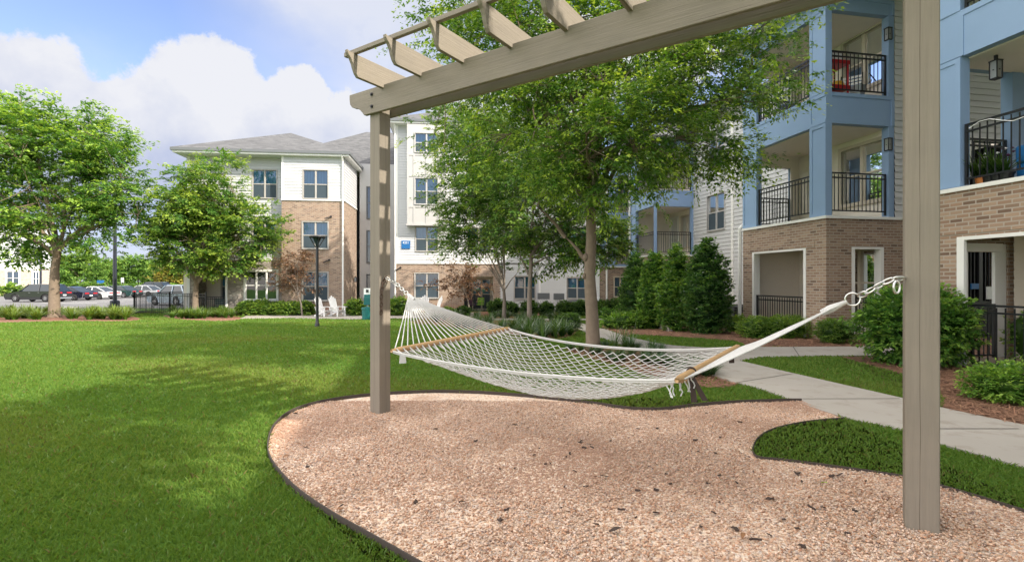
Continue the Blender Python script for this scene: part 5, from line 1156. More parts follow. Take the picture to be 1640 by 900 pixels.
# trees outside the frame behind the camera to the right: their shade lies across the lawn
for i, (b, E, lab) in enumerate((((4.2, -1.8, 0), [(4.0, -1.6, 6.0, 1.9, 1.9, 1.5), (5.2, -2.4, 5.6, 1.5, 1.5, 1.2), (3.0, -2.4, 5.4, 1.3, 1.3, 1.0), (4.3, .2, 7.1, 1.0, 1.0, .8), (4.6, -1.4, 7.6, 1.4, 1.4, 1.0)], 'leafy tree beside the walk outside the view, near the pergola'),
                                 ((-.4, -5.2, 0), [(-.4, -5.0, 6.2, 2.4, 2.4, 1.8), (-1.6, -4.6, 5.4, 1.6, 1.6, 1.1), (1.0, -4.6, 7.0, 1.6, 1.6, 1.3)], 'leafy tree on the lawn outside the view, behind the viewer'),
                                 ((6.7, 4.3, 0), [(6.6, 4.2, 9.0, 1.6, 1.5, 1.3), (6.0, 4.6, 10.4, 1.5, 1.4, 1.1), (6.9, 3.6, 11.4, 1.5, 1.4, 1.2), (6.4, 4.5, 12.3, 1.1, 1.1, .9)], 'tall leafy tree on the mulch outside the view by the blue balconies'))):
    b = Vector(b); E0 = E
    tree('shade_tree', lab, b, [b, b+Vector((0, 0, 1.5)), b+Vector((.05, 0, 3.2 if i < 2 else 6.5))], .15, None, E, 750, 20, .6, .10, .19, ZEL, 'bark', 41+i, 6, twigs=False, sub=1)

# ---------------------------------------------------------------- shrubs and hedges
def shrub_mesh(E, n, nleaf, slen, lw, ll, cols, seed, shell=5.0, core=.80, mat='leaf', droop=.1, up=.25, flat=None):
    rng = np.random.default_rng(seed); C, D = crown_points(E, n, shell, rng)
    ok = C[:, 2] > .03; C, D = C[ok], D[ok]; n = len(C)
    D = unit(D+np.array([0, 0, up])); V, nl, t = sprays(C, D, nleaf, slen, lw, ll, droop=droop, rng=rng); V[:, 2] = np.maximum(V[:, 2], .01)
    c = leafcol(nl, t.ravel(), np.repeat(.6+.8*rng.random(n), nleaf), *cols, rng=rng)
    V0, F0 = ico(); Vs, Fs, Cs = [V], [np.arange(4*nl).reshape(-1, 4)], [np.repeat(c, 4, 0)]
    o = len(V); inner = []
    for e in E:      # the shrub's dense twiggy inside, as leaf-coloured lumps
        W = V0*np.array(e[3:6])*core+np.array(e[:3]); W[:, 2] = np.maximum(W[:, 2], .0); inner.append(W); q = np.concatenate([F0, F0[:, -1:]], 1)
        Fs.append(q+o); o += len(W); Cs.append(np.tile(np.array(cols[0])*.9, (len(W), 1)))
    return np.concatenate([V]+inner), np.concatenate(Fs), np.concatenate(Cs), mat
def shrub(name, label, loc, mesh, group=None, cat='shrub', rz=0, scale=None):
    V, Fq, c, mat = mesh
    nq = Fq[:, 3] != Fq[:, 2]
    me_o = npmesh2(name, V, Fq[nq], Fq[~nq][:, :3], mat, c); me_o.location = loc; me_o.rotation_euler = (0, 0, rz)
    if scale: me_o.scale = scale
    return tag(me_o, label, cat, group)
def npmesh2(name, V, Q, T, mat, col):
    me = bpy.data.meshes.new(name); nv = len(V); me.vertices.add(nv); me.vertices.foreach_set('co', V.astype(np.float32).ravel())
    idx = np.concatenate([Q.ravel(), T.ravel()]).astype(np.int32); st = np.concatenate([np.arange(len(Q))*4, len(Q)*4+np.arange(len(T))*3]).astype(np.int32)
    me.loops.add(len(idx)); me.loops.foreach_set('vertex_index', idx); me.polygons.add(len(st)); me.polygons.foreach_set('loop_start', st)
    a = me.attributes.new('Col', 'FLOAT_COLOR', 'POINT'); c4 = np.ones((nv, 4), np.float32); c4[:, :3] = col; a.data.foreach_set('color', c4.ravel())
    me.materials.append(MATS[mat]); me.update(calc_edges=True); me.validate(); o = bpy.data.objects.new(name, me); COL.objects.link(o); return o
HOL = ((.015, .050, .013), (.034, .088, .022), (.065, .130, .030)); BOX = ((.046, .105, .020), (.088, .17, .030), (.18, .26, .05)); LIG = ((.045, .11, .018), (.09, .18, .03), (.17, .27, .05))
# four tall evergreen shrubs by the right-hand building
hs = [(1018, 507, 405, 56, 19.5, 'narrow dark evergreen shrub, farthest left of the four tall ones by the blue bay'), (1048, 513, 403, 54, 17.4, 'tall evergreen shrub, mid green, second from the left by the blue bay'),
      (1083, 517, 396, 64, 16.2, 'tall evergreen shrub standing just left of the broadest dark one'), (1131, 523, 383, 84, 15.2, 'broadest and tallest dark evergreen shrub beside the white downspout')]
for i, (px, yb, yt, w, Y, lab) in enumerate(hs):
    p = at(px, yb, Y); p.z = gz(Y); hgt = at(px, yt, Y).z-p.z; r = w*Y/F/2*1.02
    E = [(0, 0, hgt*.20, r*.80, r*.80, hgt*.24), (0, 0, hgt*.42, r*.84, r*.84, hgt*.26), (r*.06, 0, hgt*.64, r*.64, r*.64, hgt*.2), (-r*.03, 0, hgt*.80, r*.42, r*.42, hgt*.14), (0, 0, hgt*.91, r*.22, r*.22, hgt*.09)]
    cl = ((.020, .062, .016), (.044, .11, .027), (.085, .16, .04)) if i in (0, 3) else ((.030, .088, .017), (.060, .142, .028), (.12, .20, .04))
    shrub('evergreen_shrub', lab, p, shrub_mesh(E, 1500, 16, .16, .045, .075, cl, 60+i, shell=6, core=.88, droop=.05, up=.5), 'tall evergreen shrubs by the blue bay')
def rnd_bush(r, h, seed, cols=BOX, n=260, lw=.028, ll=.05, slen=.13, lump=3):
    rg = random.Random(seed); E = [(0, 0, h*.48, r*.9, r*.9, h*.5)]
    for i in range(lump): a = rg.uniform(0, 6.28); E.append((math.cos(a)*r*.38, math.sin(a)*r*.38, h*rg.uniform(.4, .62), r*.62, r*.62, h*.38))
    return shrub_mesh(E, n, 16, slen, lw, ll, cols, seed, shell=7, core=.88)
def hedge_mesh(L_, d, h, seed, cols=BOX, n=900, lw=.03, ll=.055):
    k = max(2, int(L_/(d*.7))); rg = random.Random(seed)
    E = [(-L_/2+d*.5+(L_-d)*i/(k-1), rg.uniform(-.06, .06)*d, h*.47, d*.58, d*.55, h*.52*rg.uniform(.93, 1.06)) for i in range(k)]
    return shrub_mesh(E, n, 16, .11 if ll < .05 else .16, lw, ll, cols, seed, shell=9, core=.93)
def place(px, py): x, y = gp(px, py); return Vector((x, y, gz(y)))
# bay hedges and box bushes on the right
p = place(1240, 541); shrub('hedge', 'low clipped green hedge before the brick balcony opening', p, hedge_mesh(1.75, .75, .52, 71, BOX, 1500, .02, .038), cat='hedge', rz=R(4))
p = place(1182, 531); shrub('box_bush', 'low rounded green bush tucked at the left end of the clipped hedge', p, rnd_bush(.36, .42, 72), cat='bush')
p = place(1341, 549); shrub('box_bush', 'clipped dark green bush in front of the brick corner', p, rnd_bush(.52, .56, 73, ((.032, .080, .017), (.065, .135, .025), (.13, .2, .04)), 700, .02, .036, .10), cat='bush')
p = at(1462, 570, 9.0); p.z = 0; shrub('round_shrub', 'large round leafy shrub behind the right pergola post', p, shrub_mesh([(0, 0, .64, .80, .75, .62), (-.17, -.15, .8, .54, .55, .48), (.24, -.1, .72, .52, .55, .5), (.08, .1, .95, .5, .52, .34)], 1300, 18, .22, .042, .075, ((.028, .085, .016), (.055, .135, .024), (.12, .21, .04)), 74, shell=6, core=.86), cat='shrub')
p = place(1612, 643); shrub('box_bush', 'low spreading light green bush by the right edge under the black railing', p, rnd_bush(.40, .42, 75, LIG, 420, .022, .045, .14), cat='bush')
rp = place(1650, 588); o = shrub('rose_bush', 'small leafy rose bush with pink blooms against the black patio railing', rp, rnd_bush(.30, .95, 76, BOX, 90, .03, .05, .16, 2), cat='bush')
for dx, dz in ((-.20, .58), (-.28, .78), (-.1, .86), (-.30, .66)):
    m = MB()
    for q in range(3): m.lathe([(.004, 0), (.022-.005*q, .012), (.030-.008*q, .034)], 0, 0, 7)
    b = m.build('rose_bloom', 'pink', o, smooth=True); b.location = (dx, -.24, dz)
# bushes left of the middle
spots = [(570, 503, .62, .85, 'BOX', 'round green bush beside the teal bin, right of the white chairs'), (636, 500, .62, .95, 'BOX', 'round green bush just right of the left pergola post'), (742, 503, .42, .5, 'D', 'small dark ball bush left of the brick patio opening'), (718, 500, .40, .45, 'BOX', 'small green bush under the bronze maple, half hidden by hammock strings'),
         (798, 502, .6, .85, 'D', 'upright dark bush at the right corner of the brick patio'), (818, 502, .45, .7, 'D', 'narrow dark bush behind the thin forked tree'),
         (848, 502, .5, .8, 'D', 'dark bush behind the slender trunked tree'), (875, 502, .42, .72, 'D', 'dark upright bush between the meters and the pale wall window, left one'), (905, 502, .48, .78, 'D', 'dark upright bush at the left edge of the shaded wall window'), (930, 503, .5, .8, 'D', 'dark bush under the right half of the shaded wall window'),
         (962, 503, .5, .8, 'D', 'dark bush just right of the large tree trunk'), (982, 503, .55, .85, 'D', 'dark bush by the white downspout of the brick corner')]
DRK = ((.016, .045, .013), (.035, .08, .02), (.07, .125, .03))
pro = {}
for i, (px, py, r, h, c, lab) in enumerate(spots):
    y = 29.0 if px < 700 else 28.6; q = at(px, py, y); q.z = gz(y)
    if c not in pro: pro[c] = shrub('bush', lab, q, rnd_bush(.6, .85, 80+i, BOX if c == 'BOX' else DRK, 330, .06, .10, .18), 'bushes along the far building', 'bush')
    else: o = pro[c].copy(); COL.objects.link(o); o.location = q; o['label'] = lab; pro[c+'_'] = o
    o = bpy.context.scene.objects[-1] if False else (pro[c] if lab == pro[c]['label'] else o)
    o.scale = (r/.6, r/.6, h/.85); o.rotation_euler = (0, 0, i*1.3)
for px0, px1, py, h, lab in ((383, 436, 503, .75, 'leafy light green hedge under the wide stone wall window'), (436, 500, 504, .7, 'leafy green hedge under the brick wing by the white chairs')):
    a, b = at(px0, py, 29.2), at(px1, py, 29.2); c = (a+b)/2; c.z = gz(29.2); shrub('hedge', lab, c, hedge_mesh((b-a).length, .9, h, px0, BOX, 700, .06, .10), 'hedges under the far windows', 'hedge')
p = place(1000, 527); shrub('box_bush', 'low light green bush at the path edge left of the kerb block', p, shrub_mesh([(0, 0, .25, .55, .42, .26), (.5, .1, .24, .5, .4, .25), (-.4, .15, .2, .4, .35, .22)], 380, 16, .16, .03, .06, LIG, 95, shell=6, core=.86), cat='bush')
p = place(985, 511); shrub('juniper', 'low feathery green juniper before the leftmost tall evergreen', p, shrub_mesh([(0, 0, .2, .9, .5, .25), (.9, .1, .22, .8, .5, .28)], 300, 16, .3, .03, .09, ((.03, .09, .02), (.06, .14, .03), (.1, .2, .04)), 96, shell=4, core=.8, up=.6), cat='shrub')
p = place(912, 531); shrub('ball_bush', 'dark round bush beside the path where it bends behind the tree', p, rnd_bush(.34, .55, 97, DRK, 240, .03, .055, .14), cat='bush')
# strap-leaved clumps: daylilies and liriope
def clump_mesh(seed, n, h, spread, w, cols):
    rng = np.random.default_rng(seed); a = rng.random(n)*6.283; l = h*(.6+.6*rng.random(n)); lean = spread*(.15+rng.random(n)); r0 = .1*spread*rng.random(n); k = 4
    V = []; dirx, diry = np.cos(a), np.sin(a)
    for i in range(k+1):
        t = i/k; rad = r0+lean*t**1.5*l/h; z = l*(t*1.15-.42*t*t*(lean/spread)**1.2); ww = w*(1-.85*t**2)*(.7+.6*rng.random(n)) if i < k else w*.08*np.ones(n)
        c = np.stack([dirx*rad, diry*rad, z], 1); s = np.stack([-diry*ww, dirx*ww, 0*ww], 1); V += [c-s, c+s]
    V = np.stack(V, 1); F0 = np.array([[2*i, 2*i+1, 2*i+3, 2*i+2] for i in range(k)]); Fq = (F0[None]+(2*(k+1))*np.arange(n)[:, None, None]).reshape(-1, 4)
    r = rng.random((n, 1)); c = (np.array(cols[0])*(1-r)+np.array(cols[1])*r); c = np.repeat(c[:, None], 2*(k+1), 1); c[:, -4:] = c[:, -4:]*.5+np.array(cols[2])*.5
    return V.reshape(-1, 3), Fq, c.reshape(-1, 3)
def clumps(name, label, group, pts, meshes, cat='plant', smin=.8, smax=1.25, seed=0):
    rg = random.Random(seed); pr_ = []
    for i, (x, y) in enumerate(pts):
        k = i % len(meshes)
        if k >= len(pr_): o = npmesh(name, meshes[k][0], meshes[k][1], 'leaf_matt', col=meshes[k][2]); pr_.append(o); tag(o, label, cat, group)
        else: o = pr_[k].copy(); COL.objects.link(o)
        s = rg.uniform(smin, smax); o.location = (x, y, gz(y)); o.rotation_euler = (0, 0, rg.uniform(0, 6.28)); o.scale = (s, s, s*rg.uniform(.9, 1.15))
DAY = ((.055, .13, .018), (.11, .20, .03), (.22, .27, .06)); LIR = ((.022, .062, .016), (.045, .11, .026), (.09, .16, .04))
rg = random.Random(4)
clumps('daylily', 'light green daylily clump in the bed at the foot of the far left tree', 'daylilies in the far left bed', [gp(rg.uniform(-40, 208), rg.uniform(505.5, 512.5)) for _ in range(92)], [clump_mesh(s, 80, .50, .55, .024, DAY) for s in (1, 2, 3)], seed=1)
clumps('daylily', 'green daylily clump in the bed before the stone patio', 'daylilies before the stone patio', [gp(rg.uniform(275, 372), rg.uniform(504.5, 511)) for _ in range(48)], [clump_mesh(s, 80, .42, .5, .022, ((.04, .11, .018), (.08, .17, .03), (.18, .25, .05))) for s in (4, 5)], seed=2)
lp = []
while len(lp) < 74:
    px, py = rg.uniform(690, 925), rg.uniform(503, 544); x, y = gp(px, py)
    if inpoly(np.array([x]), np.array([y]), BED_C)[0]: lp.append((x, y))
clumps('liriope', 'dark green grassy liriope clump in the bed left of the bending path', 'liriope in the middle bed', lp, [clump_mesh(s, 130, .36, .46, .008, LIR) for s in (6, 7, 8)], seed=3)
lp = []
while len(lp) < 34:
    px, py = rg.uniform(905, 1150), rg.uniform(553, 608); x, y = gp(px, py)
    if inpoly(np.array([x]), np.array([y]), BED_T)[0]: lp.append((x, y))
clumps('liriope', 'grassy blue green liriope clump round the foot of the large shade tree', 'liriope under the large tree', lp, [clump_mesh(s, 120, .22, .30, .006, ((.030, .072, .026), (.055, .115, .042), (.10, .17, .06))) for s in (9, 10)], seed=4, smax=1.1)
clumps('tall_grass', 'tall arching ornamental grass blades beside the path behind the hammock', 'tall grasses behind the hammock', [gp(*q) for q in ((870, 545), (890, 542), (905, 536), (985, 556), (1000, 551), (1012, 554), (850, 548))], [clump_mesh(s, 30, .45, .38, .006, ((.06, .13, .03), (.11, .2, .05), (.2, .27, .09))) for s in (11, 12)], seed=5)
# woods beyond the parking lot
FAR = ((.028, .070, .014), (.060, .125, .022), (.11, .18, .035)); YEL = ((.06, .075, .014), (.11, .105, .018), (.16, .14, .03))
pro = {}
far = [(92, 408, 74, 95), (128, 402, 66, 90), (150, 418, 40, 84), (190, 412, 46, 96), (222, 408, 58, 92), (258, 415, 50, 90), (285, 420, 46, 86), (60, 425, 40, 105), (305, 425, 46, 96), (240, 420, 40, 110), (172, 420, 42, 112), (110, 420, 44, 112), (20, 420, 46, 110), (-25, 415, 56, 105), (330, 425, 50, 105), (277, 432, 22, 78)]
labs = ['dense green tree beyond the parking lot']
for i, (px, yt, w, Y) in enumerate(far):
    kind = 'y' if i == 15 else 'g'
    b = at(px, 470, Y); b.z = -.5; h = at(px, yt, Y).z+.5; rw = w*Y/F/2
    lab = 'small yellowing tree at the lot edge behind the silver blue vehicles' if kind == 'y' else 'dense green tree in the row beyond the parking lot'
    if kind not in pro:
        E = [(b.x, b.y, -.5+h*.62, rw*.8, rw*.8, h*.34), (b.x-rw*.5, b.y-.5, -.5+h*.48, rw*.6, rw*.6, h*.28), (b.x+rw*.5, b.y-.3, -.5+h*.5, rw*.6, rw*.6, h*.28), (b.x+rw*.1, b.y, -.5+h*.8, rw*.5, rw*.5, h*.19)]
        pro[kind] = (tree('distant_tree', lab, b, [b, b+Vector((0, 0, h*.15)), b+Vector((.1, 0, h*.3))], .18, None, E, 420, 20, 1.1, .26, .42, YEL if kind == 'y' else FAR, 'bark', 70+i, 4, twigs=False, sub=1, group=None if kind == 'y' else 'trees beyond the parking lot', mat='leaf_dull'), rw, h)
    else:
        r, rw0, h0 = pro[kind]; dup(r, b, i*1.1, lab, None, (rw/rw0, rw/rw0, h/h0))
hd = MB()
# low hedge row along the far side of the lot
a, b = at(40, 478, 72), at(300, 478, 72); c = (a+b)/2; c.z = -.5
shrub('hedge', 'long low green hedge along the far edge of the parking lot', c, hedge_mesh((b-a).length, 1.6, 1.5, 99, FAR, 900, .2, .3), cat='hedge')
# ---------------------------------------------------------------- parked cars
def wheel(parent, x, y, r=.33):
    w = MB(); n = 20; hw = .11
    prof = [(.2, -hw), (r*.9, -hw), (r, -hw*.6), (r, hw*.6), (r*.9, hw), (.2, hw)]
    for rr, yy in prof:
        for k in range(n): a = 2*math.pi*k/n; w.v.append((x+rr*math.cos(a), y+yy, r+rr*math.sin(a)))
    for i in range(len(prof)-1):
        for k in range(n): w.f.append((i*n+k, i*n+(k+1) % n, (i+1)*n+(k+1) % n, (i+1)*n+k))
    o = w.build('wheel', 'tyre', parent, smooth=True)
    m = MB(); s = 1 if y > 0 else -1
    for k in range(6):
        a = 2*math.pi*k/6; c = Vector((x+.105*math.cos(a), y+s*.085, r+.105*math.sin(a))); d = Vector((math.cos(a), 0, math.sin(a))); m.obox(c, d*.1, Vector((0, .012, 0)), d.cross(Vector((0, 1, 0)))*.028)
    for rr in (.2,):
        m.loop([(x+rr*math.cos(t*.3142), y+s*.085, r+rr*math.sin(t*.3142)) for t in range(20)], .018, 5)
    m.build('rim', 'rim', o)
def car(label, paint, loc, rz, kind='sedan', L_=4.7, W=1.84, H_=1.46):
    """nose towards +x"""
    c = thing('parked_car', label, 'car', loc, rz, 'cars in the parking lot'); h = L_/2; wb = L_*.29; r = .36 if kind == 'suv' else .33; bl = H_*.60 if kind == 'suv' else H_*.62
    def arch(cx): return [(cx+(r+.06)*math.cos(a), r+(r+.06)*math.sin(a)) for a in [math.pi*k/8 for k in range(9)] if r+(r+.06)*math.sin(a) > .24]
    z0 = .22; nose = .78 if kind == 'suv' else .66
    low = [(-h+.12, z0+.04), (-wb-r-.06, z0)]+arch(-wb)[::-1]+[(-wb+r+.06, z0), (wb-r-.06, z0)]+arch(wb)[::-1]+[(wb+r+.06, z0), (h-.14, z0+.02), (h-.02, z0+.22), (h-.03, nose-.10), (h-.22, nose+.05), (h*.50, bl-.04), (h*.36, bl)]
    rear = [(-h+.10 if kind == 'suv' else -h*.60, bl), (-h+.06, bl-.06), (-h, bl-.25), (-h+.03, z0+.25)]
    if kind == 'coupe': rear = [(-h*.62, bl), (-h+.10, bl-.02), (-h, bl-.12), (-h+.04, z0+.25)]
    poly = low+rear; b = MB(); n = len(poly)
    # three rings across the width so the flanks tuck in
    for yy, s in ((-W/2+.03, .97), (-W/2, 1.0), (0, 1.015), (W/2, 1.0), (W/2-.03, .97)): b.v += [(x*(s if yy else 1.0), yy, z) for x, z in poly]
    rings = [[(p[0], p[1]) for p in poly]]
    for i in range(4):
        for k in range(n): b.f.append((i*n+k, i*n+(k+1) % n, (i+1)*n+(k+1) % n, (i+1)*n+k))
    b.f.append(tuple(range(n))); b.f.append(tuple(reversed(range(4*n, 5*n)))); body = b.build('body', paint, c, fix=True, bevel=0)
    wi = W/2-.05; ti = W/2-.24
    if kind == 'suv': g = [(h*.40, bl-.01), (h*.12, H_-.05), (-h*.70, H_-.04), (-h+.12, bl-.01)]
    elif kind == 'coupe': g = [(h*.30, bl-.01), (-h*.02, H_-.04), (-h*.38, H_-.05), (-h*.82, bl-.01)]
    else: g = [(h*.40, bl-.01), (h*.08, H_-.04), (-h*.42, H_-.05), (-h*.74, bl-.01)]
    m = MB(); v = [(g[0][0], -wi, g[0][1]), (g[1][0], -ti, g[1][1]), (g[2][0], -ti, g[2][1]), (g[3][0], -wi, g[3][1])]; v += [(x, -y, z) for x, y, z in v]
    m.add(v, [(0, 1, 2, 3), (7, 6, 5, 4), (0, 4, 5, 1), (3, 2, 6, 7)]); m.build('window_band', 'car_glass', c, fix=True)
    m = MB(); q = ti+.01; m.add([(g[1][0]+.06, -q, g[1][1]-.02), (g[1][0]-.2, -q+.06, H_), (g[2][0]+.2, -q+.06, H_), (g[2][0]-.06, -q, g[2][1]-.02), (g[1][0]+.06, q, g[1][1]-.02), (g[1][0]-.2, q-.06, H_), (g[2][0]+.2, q-.06, H_), (g[2][0]-.06, q, g[2][1]-.02)],
          [(0, 1, 2, 3), (7, 6, 5, 4), (0, 4, 5, 1), (1, 5, 6, 2), (2, 6, 7, 3), (0, 3, 7, 4)]); m.build('roof', paint, c, fix=True, smooth=False)
    for s in (-1, 1):
        xm = (g[1][0]+g[2][0])/2
        for a, b_ in ((g[0], g[1]), (g[3], g[2]), ((xm-.1, bl), (xm-.05, H_-.05))): MB().bar((a[0], s*(wi+.005), a[1]), (b_[0], s*(ti+.012), b_[1]), .07).build('pillar', paint, c)
    for s in (-1, 1):
        MB().box(-h-.012, -h+.12, s*(W/2-.42)-.26, s*(W/2-.42)+.24, bl-.22, bl-.09).build('tail_light', 'tail_red', c, bevel=.01)
        MB().box(h-.26, h-.02, s*(W/2-.30)-.18, s*(W/2-.30)+.2, nose-.13, nose-.01).build('headlight', 'rim', c, bevel=.02)
        for w in (wb, -wb): wheel(c, w, s*(W/2-.11), r)
        m = MB(); m.box(h*.34, h*.34+.12, s*(W/2+.02)-.06, s*(W/2+.02)+.10, bl+.0, bl+.13); m.build('mirror', paint, c, bevel=.02)
        for xx in (h*.02, -h*.34): MB().box(xx-.08, xx+.08, s*(W/2+.004)-.012, s*(W/2+.004)+.012, bl-.15, bl-.125).build('handle', 'rim', c)
    MB().box(-h-.02, -h+.1, -.16, .16, bl-.44, bl-.32).build('plate', 'plate', c)
    MB().box(-h-.03, -h+.15, -W/2+.12, W/2-.12, .30, .44).build('bumper', 'black_metal' if kind != 'suv' else 'galv', c, bevel=.02)
    return c
lot = [('black SUV nearest in the row, nose to the left behind the tree trunk', 'car_black', 47.9, 'suv', 4.9, 1.7, -42.9), ('dark navy coupe with red tail strip parked beside the black SUV', 'car_navy', 51.4, 'coupe', 4.8, 1.42, -43.3),
       ('white coupe with black tail light bars beyond the navy coupe', 'car_white', 54.6, 'coupe', 4.75, 1.40, -43.4), ('dark green sedan showing its red tail light beside the tall lamp pole', 'car_green', 59.5, 'sedan', 4.8, 1.45, -44.6),
       ('silver sedan just past the dark green sedan', 'car_silver', 62.6, 'sedan', 4.7, 1.45, -43.9), ('big black SUV rising above the silver sedan', 'car_black', 66.0, 'suv', 5.0, 1.85, -45.2), ('silver blue sedan far back behind the black fence', 'car_blue', 69.5, 'sedan', 4.7, 1.47, -44.0), ('dark green sedan farthest back in the row near the yellow tree', 'car_green', 72.5, 'sedan', 4.8, 1.46, -43.0)]
for lab, pt, y, kd, l, hh, xr in lot: car(lab, pt, (xr-l/2, y, -.488), R(180), kd, l, 1.86, hh)
car('pale blue SUV parked close behind the black metal fence', 'car_blue', (-27.7, 41.2, -.488), R(158), 'suv', 4.5, 1.84, 1.66)

# ---------------------------------------------------------------- lamp posts, fence, chairs, bin
lpx, lpy = gp(508, 523.5)
lp = thing('lamp_post', 'slim black garden lamp post with flared head standing on the lawn', 'lamp post', (lpx, lpy, gz(lpy)))
hh = at(508, 377, lpy).z-gz(lpy)
MB().lathe([(.085, -.05), (.085, .12), (.06, .14), (.052, .5), (.05, hh-.5), (.045, hh-.42)], 0, 0, 12).build('pole', 'black_metal', lp, smooth=True)
MB().lathe([(.001, hh), (.27, hh-.02), (.29, hh-.06), (.27, hh-.09), (.26, hh-.09)], 0, 0, 18).build('lamp_cap', 'black_metal', lp, smooth=False)
MB().lathe([(.045, hh-.42), (.06, hh-.36), (.085, hh-.26), (.15, hh-.10), (.001, hh-.095)], 0, 0, 16).build('lamp_glass', 'car_glass', lp, smooth=False)
m = MB()
for k in range(4):
    a = k*math.pi/2+.6; m.bar((.05*math.cos(a), .05*math.sin(a), hh-.45), (.26*math.cos(a), .26*math.sin(a), hh-.08), .03)
m.build('bracket', 'black_metal', lp)
for px, py, Y, w, zt, lab in ((184, 493, 36.6, .26, 9.0, 'tall dark lamp pole rising through the tree beside the parking lot'), (65, 470, 57, .24, 8.5, 'dark lamp pole standing behind the black SUV')):
    b = at(px, py, Y); b.z = -.5; t = thing('lamp_pole', lab, 'lamp pole', b)
    MB().lathe([(.3, 0), (.3, .55), (w/2, .6), (w/2*.75, zt)], 0, 0, 12).build('pole', 'navy_metal', t, smooth=False); m = MB(); m.bar((0, 0, zt-.1), (.9, 0, zt), .08); m.build('arm', 'navy_metal', t); MB().box(.7, 1.3, -.16, .16, zt-.06, zt+.06).build('lamp_head', 'navy_metal', t, bevel=.02)
# black picket fence beside the lot and the patio
A = Vector((*gp(215, 503), 0)); B = Vector((*gp(272, 503.5), 0)); Cc = at(330, 500, 29.0); A.z = B.z = Cc.z = 0
ft = thing('picket_fence', 'black metal picket fence between the lawn and the parking lot', 'fence', (A.x, A.y, -.5))
def fpanel(a, b):
    d = b-a; n = max(2, int(d.length/.13)); m = MB(); a = a-A; b = b-A; u = d.normalized()
    for z in (.12, 1.25, 1.10): m.bar((a.x, a.y, z), (b.x, b.y, z), .035, .035)
    for i in range(1, n): c = a.lerp(b, i/n); m.obox((c.x, c.y, .64), u*.009, Vector((-u.y, u.x, 0))*.009, Vector((0, 0, .62)))
    m.build('picket_panel', 'black_metal', ft)
    for c in (a, b): MB().box(c.x-.03, c.x+.03, c.y-.03, c.y+.03, -.1, 1.36).build('post', 'black_metal', ft)
fpanel(A, B); fpanel(B, Cc); fpanel(A, Vector((A.x-1.0, A.y+6.5, 0)))
def adirondack(label, loc, rz):
    """faces -y"""
    c = thing('garden_chair', label, 'chair', loc, rz, 'white garden chairs'); m = MB()
    for i in range(5): y = -.28+.115*i; z = .36-.02*i*1.2; m.obox((0, y, z), Vector((.27, 0, 0)), Vector((0, .05, -.008)), Vector((0, 0, .011)))
    m.build('seat', 'white_plastic', c); m = MB()
    for i in range(5):
        x = -.20+.10*i; hh_ = .44+.09*(1-abs(i-2)/2.0)
        a = Vector((x, .24, .27)); d = Vector((x*.15, .34, .94)).normalized(); m.obox(a+d*hh_*.95, Vector((.045, 0, 0)), d*hh_, Vector((0, .94, -.34))*.011)
    m.bar((-.25, .30, .42), (.25, .30, .42), .03, .06); m.bar((-.26, .44, .80), (.26, .44, .80), .025, .05); m.build('backrest', 'white_plastic', c)
    for s in (-1, 1):
        m = MB(); m.obox((s*.34, -.02, .565), Vector((.065, 0, 0)), Vector((0, .40, 0)), Vector((0, 0, .012))); m.build('armrest', 'white_plastic', c)
        m = MB(); m.box(s*.28-.02, s*.28+.02, -.34, -.24, 0, .553); m.build('leg', 'white_plastic', c)
        m = MB(); m.bar((s*.26, -.27, .31), (s*.26, .52, .03), .03, .11); m.bar((s*.30, .30, .2), (s*.33, .36, .555), .03, .07); m.build('leg', 'white_plastic', c)
    return c
def chair_at(lab, px, py, Y, rz):
    p = at(px, py, Y); p.z = gz(Y)+.02; ch = adirondack(lab, p, rz); ch.scale = (.92,)*3; return ch
chair_at('white slatted garden chair partly behind the lamp post', 519, 504, 28.0, R(66)); chair_at('white slatted garden chair before the brick wing, right of the lamp post', 541, 503, 28.2, R(60))
chair_at('white garden chair behind the hammock strings, the left one beside the table', 664, 503, 27.6, R(30)); chair_at('white garden chair behind the hammock strings, the right one turned sideways', 693, 503, 27.6, R(-60)); chair_at('white garden chair behind the hammock strings, between the other two', 678, 500, 29.0, R(0))
tp_ = at(677, 504, 26.9); tp_.z = gz(26.9)+.02; tt = thing('side_table', 'low white slatted table among the chairs behind the hammock strings', 'table', tp_)
m = MB()
for i in range(5): m.box(-.40, .40, -.36+.15*i, -.23+.15*i, .42, .45)
m.build('table_top', 'white_plastic', tt)
for sx in (-1, 1):
    for sy in (-1, 1): MB().box(sx*.33-.03, sx*.33+.03, sy*.28-.03, sy*.28+.03, 0, .419).build('leg', 'white_plastic', tt)
# pet waste station
by_ = 24.0; b = at(588, 512, by_); b.z = gz(by_); ps = thing('waste_station', 'pet waste station with teal bin and small sign beside the left pergola post', 'waste bin', b, R(8))
MB().box(-.03, .03, .1, .16, 0, 1.45).build('post', 'galv', ps); m = MB(); m.lathe([(.20, 0), (.22, .05), (.235, .5), (.25, .52), (.25, .6), (.001, .64)], 0, -.1, 14); m.build('bin', 'teal_plastic', ps, smooth=False); MB().box(-.16, .16, 0, .099, .72, 1.08).build('bag_box', 'teal_plastic', ps, bevel=.01)
s = MB().box(-.17, .17, .06, .099, 1.02, 1.52).build('sign', 'sign_white', ps); MB().box(-.06, .06, .045, .0595, 1.32, 1.46).build('sign_symbol', 'black_metal', s); MB().box(-.15, .15, .045, .0595, 1.06, 1.22).build('sign_band', 'teal_plastic', s)
